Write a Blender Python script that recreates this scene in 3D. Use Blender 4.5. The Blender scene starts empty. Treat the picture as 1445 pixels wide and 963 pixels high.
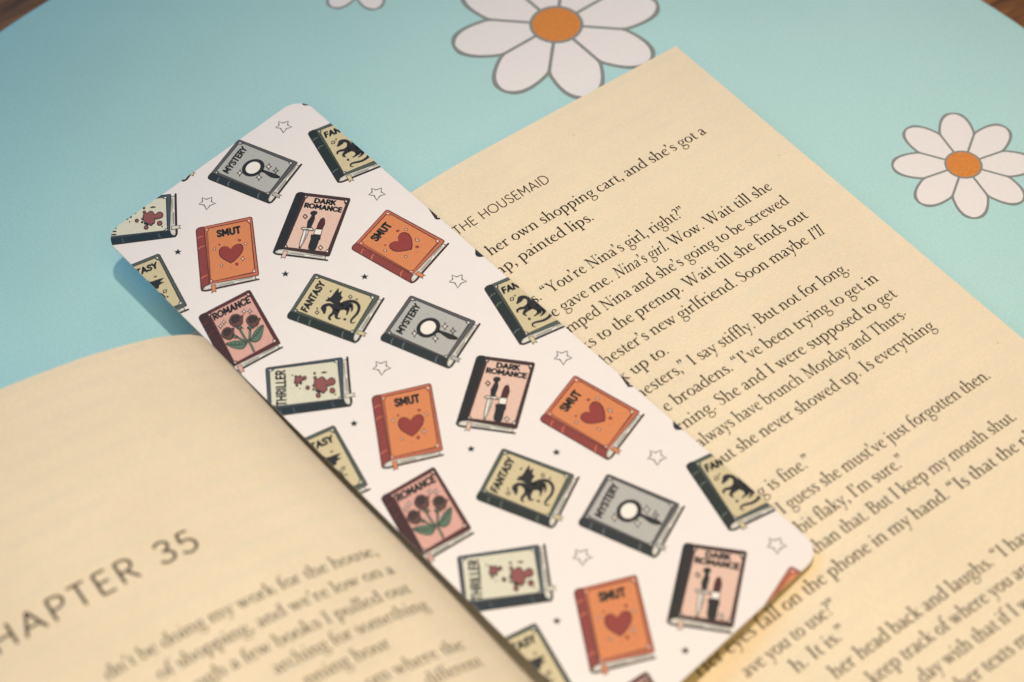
import bpy, math, random
from mathutils import Vector, Matrix
from mathutils.geometry import tessellate_polygon

random.seed(7)
scene = bpy.context.scene
COL = scene.collection
MM = 0.001

# ------------------------------------------------------------------ camera
cam_data = bpy.data.cameras.new("camera")
cam_data.sensor_width = 36.0
cam_data.lens = 67.73
cam_data.clip_start = 0.01
cam_data.clip_end = 20.0
cam_data.dof.use_dof = True
cam_data.dof.focus_distance = 0.377
cam_data.dof.aperture_fstop = 11.6
cam_data.dof.aperture_blades = 0
cam = bpy.data.objects.new("camera", cam_data)
COL.objects.link(cam)
cam.matrix_world = Matrix(((0.811808, 0.470853, -0.345349, -0.127893),
                           (-0.583736, 0.639354, -0.500478, -0.185342),
                           (-0.014851, 0.607885, 0.793886, 0.294),
                           (0, 0, 0, 1)))
scene.camera = cam
scene.view_settings.view_transform = 'Standard'
scene.view_settings.look = 'None'
scene.view_settings.exposure = 0.0
scene.view_settings.gamma = 1.0

# ------------------------------------------------------------------ light
world = bpy.data.worlds.new("World")
scene.world = world
world.use_nodes = True
world.node_tree.nodes["Background"].inputs[0].default_value = (0.28, 0.55, 0.85, 1)
world.node_tree.nodes["Background"].inputs[1].default_value = 0.03


def lamp(name, kind, loc, target, energy, color, **kw):
    d = bpy.data.lights.new(name, kind)
    d.energy = energy
    d.color = color
    for k, v in kw.items():
        setattr(d, k, v)
    o = bpy.data.objects.new(name, d)
    COL.objects.link(o)
    o.location = loc
    o.rotation_euler = (Vector(target) - Vector(loc)).to_track_quat('-Z', 'Y').to_euler()
    return o


def around(az, el, r):
    a, e = math.radians(az), math.radians(el)
    return (r * math.cos(a) * math.cos(e), r * math.sin(a) * math.cos(e), r * math.sin(e))


# a shaded lamp above the open book, a softer warm lamp in the room and cool window light from the left
lamp("reading_lamp", 'SPOT', (-0.010, -0.018, 0.55), (0.018, -0.094, 0.0), 9.9, (1.0, 0.80, 0.615),
     spot_size=math.radians(56), spot_blend=1.0, shadow_soft_size=0.014)
lamp("room_lamp", 'AREA', around(-122, 58, 0.78), (0, -0.10, 0), 3.5, (1.0, 0.66, 0.22), shape='DISK', size=0.72)
lamp("window_light", 'AREA', around(108, 38, 1.25), (0, -0.03, 0), 7.9, (0.05, 0.46, 0.88), shape='DISK', size=0.75)
lamp("far_window_light", 'AREA', around(40, 47, 0.9), (0, 0, 0), 0.70, (1.0, 0.88, 0.94), shape='DISK', size=0.5)


# ------------------------------------------------------------------ materials
def lin(c):
    c = c / 255.0
    return c / 12.92 if c <= 0.04045 else ((c + 0.055) / 1.055) ** 2.4


def new_mat(name, rgb, rough=0.6, spec=0.3):
    m = bpy.data.materials.new(name)
    m.use_nodes = True
    b = m.node_tree.nodes["Principled BSDF"]
    b.inputs["Base Color"].default_value = (*rgb, 1)
    b.inputs["Roughness"].default_value = rough
    b.inputs["Specular IOR Level"].default_value = spec
    return m


def nd(m, kind, **kw):
    n = m.node_tree.nodes.new(kind)
    for k, v in kw.items():
        if k.startswith('i_'):
            key = k[2:].replace('_', ' ')
            n.inputs[key].default_value = v
        else:
            setattr(n, k, v)
    return n


def ramp(m, fac, stops):
    r = nd(m, 'ShaderNodeValToRGB')
    e = r.color_ramp.elements
    while len(e) < len(stops):
        e.new(0.5)
    for i, (p, c) in enumerate(stops):
        e[i].position = p
        e[i].color = (*c, 1) if len(c) == 3 else c
    m.node_tree.links.new(fac, r.inputs[0])
    return r


def grain(m, scale, amount, detail=3.0, bump=0.0, coords='Object'):
    """multiply the base colour by fine noise, optionally bump it"""
    L = m.node_tree.links
    b = m.node_tree.nodes["Principled BSDF"]
    tc = nd(m, 'ShaderNodeTexCoord')
    n = nd(m, 'ShaderNodeTexNoise', i_Scale=scale, i_Detail=detail)
    L.new(tc.outputs[coords], n.inputs['Vector'])
    r = ramp(m, n.outputs['Fac'], [(0.3, (1 - amount,) * 3), (0.7, (1 + amount * 0.4,) * 3)])
    mix = nd(m, 'ShaderNodeMix', data_type='RGBA', blend_type='MULTIPLY')
    mix.inputs['Factor'].default_value = 1.0
    src = b.inputs['Base Color']
    if src.is_linked:
        L.new(src.links[0].from_socket, mix.inputs['A'])
    else:
        mix.inputs['A'].default_value = src.default_value
    L.new(r.outputs[0], mix.inputs['B'])
    L.new(mix.outputs['Result'], src)
    if bump:
        bp = nd(m, 'ShaderNodeBump', i_Strength=bump, i_Distance=0.0002)
        L.new(n.outputs['Fac'], bp.inputs['Height'])
        L.new(bp.outputs[0], b.inputs['Normal'])
    return n


def ink(name, r, g, b, rough=0.5, speck=0.10):
    """printed colour, given as it looks on the lit card"""
    m = new_mat(name, (min(lin(r) / 1.16, 0.95), min(lin(g) / 1.04, 0.95), min(lin(b) / 0.95, 0.95)), rough, 0.25)
    grain(m, 5200.0, speck, 2.0)
    return m


M = {}
# paper of the novel: cream, uncoated, a little mottled, with print showing through
paper = new_mat("cream_book_paper", (0.728, 0.662, 0.528), 0.92, 0.08)
grain(paper, 45.0, 0.05, 5.0)
grain(paper, 1500.0, 0.035, 3.0)
grain(paper, 3000.0, 0.07, 3.0, bump=0.12)


def paper_extras(m):
    L = m.node_tree.links
    b = m.node_tree.nodes["Principled BSDF"]
    tc = nd(m, 'ShaderNodeTexCoord')
    # lines of the other side of the leaf faintly showing through
    w = nd(m, 'ShaderNodeTexWave', wave_type='BANDS', bands_direction='Y', wave_profile='SIN')
    w.inputs['Scale'].default_value = 1000.0 * 2 * math.pi / 4.9 / 20.0
    w.inputs['Distortion'].default_value = 0.0
    L.new(tc.outputs['Object'], w.inputs['Vector'])
    mp = nd(m, 'ShaderNodeMapping')
    mp.inputs['Scale'].default_value = (1.0, 0.35, 1.0)
    L.new(tc.outputs['Object'], mp.inputs['Vector'])
    n = nd(m, 'ShaderNodeTexNoise', i_Scale=130.0, i_Detail=5.0, i_Roughness=0.7)
    L.new(mp.outputs[0], n.inputs['Vector'])
    wr = ramp(m, w.outputs['Fac'], [(0.5, (0, 0, 0)), (0.95, (1, 1, 1))])
    nr = ramp(m, n.outputs['Fac'], [(0.36, (0, 0, 0)), (0.6, (1, 1, 1))])
    mu = nd(m, 'ShaderNodeMath', operation='MULTIPLY')
    L.new(wr.outputs[0], mu.inputs[0])
    L.new(nr.outputs[0], mu.inputs[1])
    m2 = nd(m, 'ShaderNodeMath', operation='MULTIPLY')
    L.new(mu.outputs[0], m2.inputs[0])
    m2.inputs[1].default_value = 0.36
    mix = nd(m, 'ShaderNodeMix', data_type='RGBA')
    L.new(m2.outputs[0], mix.inputs['Factor'])
    L.new(b.inputs['Base Color'].links[0].from_socket, mix.inputs['A'])
    mix.inputs['B'].default_value = (0.61, 0.60, 0.52, 1)
    # tiny fibres and specks in the pulp
    v = nd(m, 'ShaderNodeTexVoronoi', i_Scale=190.0)
    L.new(tc.outputs['Object'], v.inputs['Vector'])
    vr = ramp(m, v.outputs['Distance'], [(0.035, (1, 1, 1)), (0.06, (0, 0, 0))])
    n2 = nd(m, 'ShaderNodeTexNoise', i_Scale=70.0, i_Detail=1.0)
    L.new(tc.outputs['Object'], n2.inputs['Vector'])
    nr2 = ramp(m, n2.outputs['Fac'], [(0.52, (0, 0, 0)), (0.7, (1, 1, 1))])
    mu2 = nd(m, 'ShaderNodeMath', operation='MULTIPLY')
    L.new(vr.outputs[0], mu2.inputs[0])
    L.new(nr2.outputs[0], mu2.inputs[1])
    m3 = nd(m, 'ShaderNodeMath', operation='MULTIPLY')
    L.new(mu2.outputs[0], m3.inputs[0])
    m3.inputs[1].default_value = 0.55
    mix2 = nd(m, 'ShaderNodeMix', data_type='RGBA')
    L.new(m3.outputs[0], mix2.inputs['Factor'])
    L.new(mix.outputs['Result'], mix2.inputs['A'])
    mix2.inputs['B'].default_value = (0.46, 0.36, 0.24, 1)
    L.new(mix2.outputs['Result'], b.inputs['Base Color'])


paper_extras(paper)

# cut edges of the page block: thin dark and light layers
edge = new_mat("page_edges", (0.72, 0.62, 0.46), 0.95, 0.05)


def edge_layers(m):
    L = m.node_tree.links
    b = m.node_tree.nodes["Principled BSDF"]
    tc = nd(m, 'ShaderNodeTexCoord')
    mp = nd(m, 'ShaderNodeMapping')
    mp.inputs['Scale'].default_value = (8.0, 8.0, 9000.0)
    L.new(tc.outputs['Object'], mp.inputs['Vector'])
    n = nd(m, 'ShaderNodeTexNoise', i_Scale=1.0, i_Detail=2.0)
    L.new(mp.outputs[0], n.inputs['Vector'])
    r = ramp(m, n.outputs['Fac'], [(0.35, (0.42, 0.34, 0.23)), (0.65, (0.78, 0.68, 0.51))])
    L.new(r.outputs[0], b.inputs['Base Color'])


edge_layers(edge)
black_text = new_mat("text_ink", (0.042, 0.038, 0.034), 0.85, 0.1)
grain(black_text, 900.0, 0.5, 2.0)
cover_mat = new_mat("cover_board", (0.06, 0.09, 0.16), 0.4, 0.4)

card = new_mat("white_card", (0.705, 0.715, 0.765), 0.42, 0.30)
grain(card, 300.0, 0.012, 3.0)
M['W'] = ink("white_print", 236, 228, 220, speck=0.03)
M['N'] = ink("outline_print", 48, 42, 44)
M['A'] = ink("page_edge_print", 208, 203, 195)
M['G'] = ink("grey_print", 150, 146, 140)
M['T'] = ink("black_print", 42, 44, 46, speck=0.25)
M['R'] = ink("heart_red_print", 146, 62, 58)
M['V'] = ink("splatter_red_print", 142, 84, 82)
M['M'] = ink("lipstick_maroon_print", 82, 44, 44)
M['E'] = ink("rose_brown_print", 104, 72, 68)
M['D'] = ink("rose_dark_print", 70, 54, 52)
M['L'] = ink("leaf_green_print", 92, 118, 100)
PAL = {
    'smut': dict(S=(140, 66, 62), B=(204, 112, 86), C=(194, 108, 82), P=(216, 134, 88), N=(66, 36, 36)),
    'mystery': dict(S=(44, 52, 56), B=(98, 106, 108), C=(90, 92, 94), P=(180, 178, 174)),
    'fantasy': dict(S=(40, 50, 49), B=(94, 108, 98), C=(84, 95, 87), P=(209, 193, 157)),
    'dark': dict(S=(40, 42, 44), B=(54, 46, 46), C=(72, 48, 50), P=(227, 190, 174)),
    'romance': dict(S=(70, 44, 46), B=(104, 52, 50), C=(94, 48, 50), P=(217, 165, 153)),
    'thriller': dict(S=(38, 49, 57), B=(72, 88, 96), C=(70, 84, 94), P=(219, 213, 194)),
}
PM = {}
for g, d in PAL.items():
    for k, c in d.items():
        PM[g, k] = ink("%s_print_%s" % (g, {'S': 'spine', 'B': 'band', 'C': 'cover', 'P': 'panel', 'N': 'outline'}[k]), *c,
                       speck=0.16 if k in 'PS' else 0.10)


def cmat(genre, key):
    return PM.get((genre, key)) or M[key]


# round mat: pale teal printed sheet
teal = new_mat("teal_mat_print", (0.385, 0.66, 0.70), 0.33, 0.6)
grain(teal, 14.0, 0.05, 4.0)
grain(teal, 1500.0, 0.05, 3.0)
grain(teal, 2800.0, 0.07, 2.0, bump=0.05)


def mat_wear(m):
    """dust specks, and patches where the print is a little duller"""
    L = m.node_tree.links
    b = m.node_tree.nodes["Principled BSDF"]
    tc = nd(m, 'ShaderNodeTexCoord')
    n = nd(m, 'ShaderNodeTexNoise', i_Scale=38.0, i_Detail=5.0, i_Roughness=0.6)
    L.new(tc.outputs['Object'], n.inputs['Vector'])
    r = ramp(m, n.outputs['Fac'], [(0.35, (0.29, 0.29, 0.29)), (0.7, (0.41, 0.41, 0.41))])
    L.new(r.outputs[0], b.inputs['Roughness'])
    v = nd(m, 'ShaderNodeTexVoronoi', i_Scale=55.0)
    L.new(tc.outputs['Object'], v.inputs['Vector'])
    vr = ramp(m, v.outputs['Distance'], [(0.02, (1, 1, 1)), (0.05, (0, 0, 0))])
    n2 = nd(m, 'ShaderNodeTexNoise', i_Scale=23.0, i_Detail=1.0)
    L.new(tc.outputs['Object'], n2.inputs['Vector'])
    nr = ramp(m, n2.outputs['Fac'], [(0.54, (0, 0, 0)), (0.66, (0.6, 0.6, 0.6))])
    mu = nd(m, 'ShaderNodeMath', operation='MULTIPLY')
    L.new(vr.outputs[0], mu.inputs[0])
    L.new(nr.outputs[0], mu.inputs[1])
    mix = nd(m, 'ShaderNodeMix', data_type='RGBA')
    L.new(mu.outputs[0], mix.inputs['Factor'])
    L.new(b.inputs['Base Color'].links[0].from_socket, mix.inputs['A'])
    mix.inputs['B'].default_value = (0.13, 0.24, 0.24, 1)
    L.new(mix.outputs['Result'], b.inputs['Base Color'])


mat_wear(teal)
petal_white = new_mat("petal_print", (0.73, 0.73, 0.775), 0.45, 0.35)
grain(petal_white, 1500.0, 0.04, 3.0)
petal_line = new_mat("petal_outline_print", (0.21, 0.24, 0.25), 0.5, 0.3)
flower_orange = new_mat("flower_centre_print", (0.62, 0.235, 0.050), 0.5, 0.3)
grain(flower_orange, 1800.0, 0.16, 3.0)
mat_core = new_mat("mat_core", (0.25, 0.22, 0.2), 0.9, 0.1)

wood = new_mat("brown_wood", (0.20, 0.09, 0.035), 0.45, 0.35)


def wood_nodes(m):
    L = m.node_tree.links
    b = m.node_tree.nodes["Principled BSDF"]
    tc = nd(m, 'ShaderNodeTexCoord')
    mp = nd(m, 'ShaderNodeMapping')
    mp.inputs['Rotation'].default_value = (0, 0, math.radians(-21))
    mp.inputs['Scale'].default_value = (5.0, 60.0, 5.0)
    L.new(tc.outputs['Object'], mp.inputs['Vector'])
    n = nd(m, 'ShaderNodeTexNoise', i_Scale=3.0, i_Detail=6.0, i_Roughness=0.65, i_Distortion=0.6)
    L.new(mp.outputs[0], n.inputs['Vector'])
    r = ramp(m, n.outputs['Fac'], [(0.33, (0.05, 0.019, 0.007)), (0.48, (0.20, 0.085, 0.026)), (0.68, (0.36, 0.165, 0.05))])
    L.new(r.outputs[0], b.inputs['Base Color'])
    bp = nd(m, 'ShaderNodeBump', i_Strength=0.2, i_Distance=0.001)
    L.new(n.outputs['Fac'], bp.inputs['Height'])
    L.new(bp.outputs[0], b.inputs['Normal'])


wood_nodes(wood)


# ------------------------------------------------------------------ object helpers
def link_mesh(name, verts, faces, mats, parent=None, mi=None, smooth=False, loc=None):
    me = bpy.data.meshes.new(name)
    me.from_pydata(verts, [], faces)
    for m in (mats if isinstance(mats, (list, tuple)) else [mats]):
        me.materials.append(m)
    if mi:
        me.polygons.foreach_set('material_index', mi)
    if smooth:
        me.polygons.foreach_set('use_smooth', [True] * len(me.polygons))
    me.update()
    o = bpy.data.objects.new(name, me)
    COL.objects.link(o)
    if loc is not None:
        o.location = loc
    if parent is not None:
        o.parent = parent
    return o


def tag(o, label=None, cat=None, group=None, kind=None):
    if label:
        o['label'] = label
    if cat:
        o['category'] = cat
    if group:
        o['group'] = group
    if kind:
        o['kind'] = kind
    return o


# ------------------------------------------------------------------ flat drawing in 2D
def smooth_path(p, closed=False, sub=6):
    n = len(p)
    if n < 3:
        return [tuple(q) for q in p]
    out = []
    rng = range(n) if closed else range(n - 1)
    dim = len(p[0])
    for i in rng:
        if closed:
            a, b, c, d = p[i - 1], p[i], p[(i + 1) % n], p[(i + 2) % n]
        else:
            b, c = p[i], p[i + 1]
            a = p[i - 1] if i else tuple(2 * b[k] - c[k] for k in range(dim))
            d = p[i + 2] if i + 2 < n else tuple(2 * c[k] - b[k] for k in range(dim))
        for j in range(sub):
            t = j / sub
            out.append(tuple(0.5 * (2 * b[k] + (c[k] - a[k]) * t + (2 * a[k] - 5 * b[k] + 4 * c[k] - d[k]) * t * t
                                    + (3 * b[k] - a[k] - 3 * c[k] + d[k]) * t ** 3) for k in range(dim)))
    if not closed:
        out.append(tuple(p[-1]))
    return out


def stroke_quads(p, closed=False, cap=False):
    """polygons for a line of varying width; p = [(x, y, w)...]"""
    n = len(p)
    L, R = [], []
    for i in range(n):
        a = p[i - 1] if (i or closed) else p[i]
        b = p[(i + 1) % n] if (i < n - 1 or closed) else p[i]
        dx, dy = b[0] - a[0], b[1] - a[1]
        l = math.hypot(dx, dy) or 1e-9
        h = p[i][2] * 0.5
        L.append((p[i][0] - dy / l * h, p[i][1] + dx / l * h))
        R.append((p[i][0] + dy / l * h, p[i][1] - dx / l * h))
    polys = []
    for i in range(n if closed else n - 1):
        j = (i + 1) % n
        polys.append([L[i], R[i], R[j], L[j]])
    if cap:
        for q, d in ((p[0], p[1]), (p[-1], p[-2])):
            r = q[2] * 0.5
            polys.append([(q[0] + r * math.cos(k * math.pi / 5), q[1] + r * math.sin(k * math.pi / 5)) for k in range(10)])
    return polys


def tris(poly):
    if len(poly) <= 4:
        return [poly] if len(poly) == 3 else [[poly[0], poly[1], poly[2]], [poly[0], poly[2], poly[3]]]
    idx = tessellate_polygon([[Vector((x, y, 0)) for x, y in poly]])
    return [[poly[i] for i in t] for t in idx]


def clip_convex(poly, hull):
    """Sutherland-Hodgman clip of a polygon against a convex hull given clockwise in u, v"""
    out = poly
    n = len(hull)
    for i in range(n):
        ax, ay = hull[i]
        bx, by = hull[(i + 1) % n]
        inp, out = out, []
        if not inp:
            return []
        side = [(bx - ax) * (q[1] - ay) - (by - ay) * (q[0] - ax) for q in inp]
        for k in range(len(inp)):
            p, q = inp[k - 1], inp[k]
            sp, sq = side[k - 1], side[k]
            if (sp >= 0) != (sq >= 0):
                t = sp / (sp - sq)
                out.append((p[0] + (q[0] - p[0]) * t, p[1] + (q[1] - p[1]) * t))
            if sq >= 0:
                out.append(q)
    return out


def ellipse(cx, cy, rx, ry, n=20, rot=0.0):
    c, s = math.cos(rot), math.sin(rot)
    return [(cx + rx * math.cos(t) * c - ry * math.sin(t) * s, cy + rx * math.cos(t) * s + ry * math.sin(t) * c)
            for t in (2 * math.pi * i / n for i in range(n))]


# ------------------------------------------------------------------ lettering
# old-style book face: every letter as pen strokes (x, y, pen width), x-height = 1
def foot(x, l=0.25, r=0.25, y=0.0, up=1):
    return ('p', [(x - l, y), (x + r, y), (x + r, y + 0.045 * up), (x + 0.085, y + 0.11 * up), (x - 0.085, y + 0.11 * up), (x - l, y + 0.045 * up)])


def flag(x, y):
    return ('p', [(x - 0.27, y - 0.13), (x - 0.02, y + 0.0), (x + 0.09, y + 0.06), (x + 0.09, y - 0.26), (x - 0.09, y - 0.2), (x - 0.27, y - 0.185)])


def bar(x, y0, y1, w=0.18):
    return ('l', [(x, y0, w), (x, y1, w)])


def ring(cx, cy, rx, ry, thick, thin, tilt=0.35, n=24):
    return ('o', [(cx + rx * math.cos(t), cy + ry * math.sin(t), thin + (thick - thin) * abs(math.cos(t + tilt)) ** 1.4)
                  for t in (2 * math.pi * i / n for i in range(n))])


def dotp(x, y, r=0.115):
    return ('p', ellipse(x, y, r, r, 10))


def comma(x, y):
    return [dotp(x, y, 0.125), ('c', [(x + 0.05, y + 0.02, 0.15), (x + 0.08, y - 0.16, 0.11), (x - 0.02, y - 0.32, 0.08), (x - 0.12, y - 0.42, 0.04)])]


def quote_open(x, y):
    return [dotp(x, y, 0.125), ('c', [(x - 0.05, y - 0.02, 0.15), (x - 0.07, y + 0.15, 0.11), (x + 0.03, y + 0.30, 0.08), (x + 0.12, y + 0.38, 0.04)])]


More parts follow.
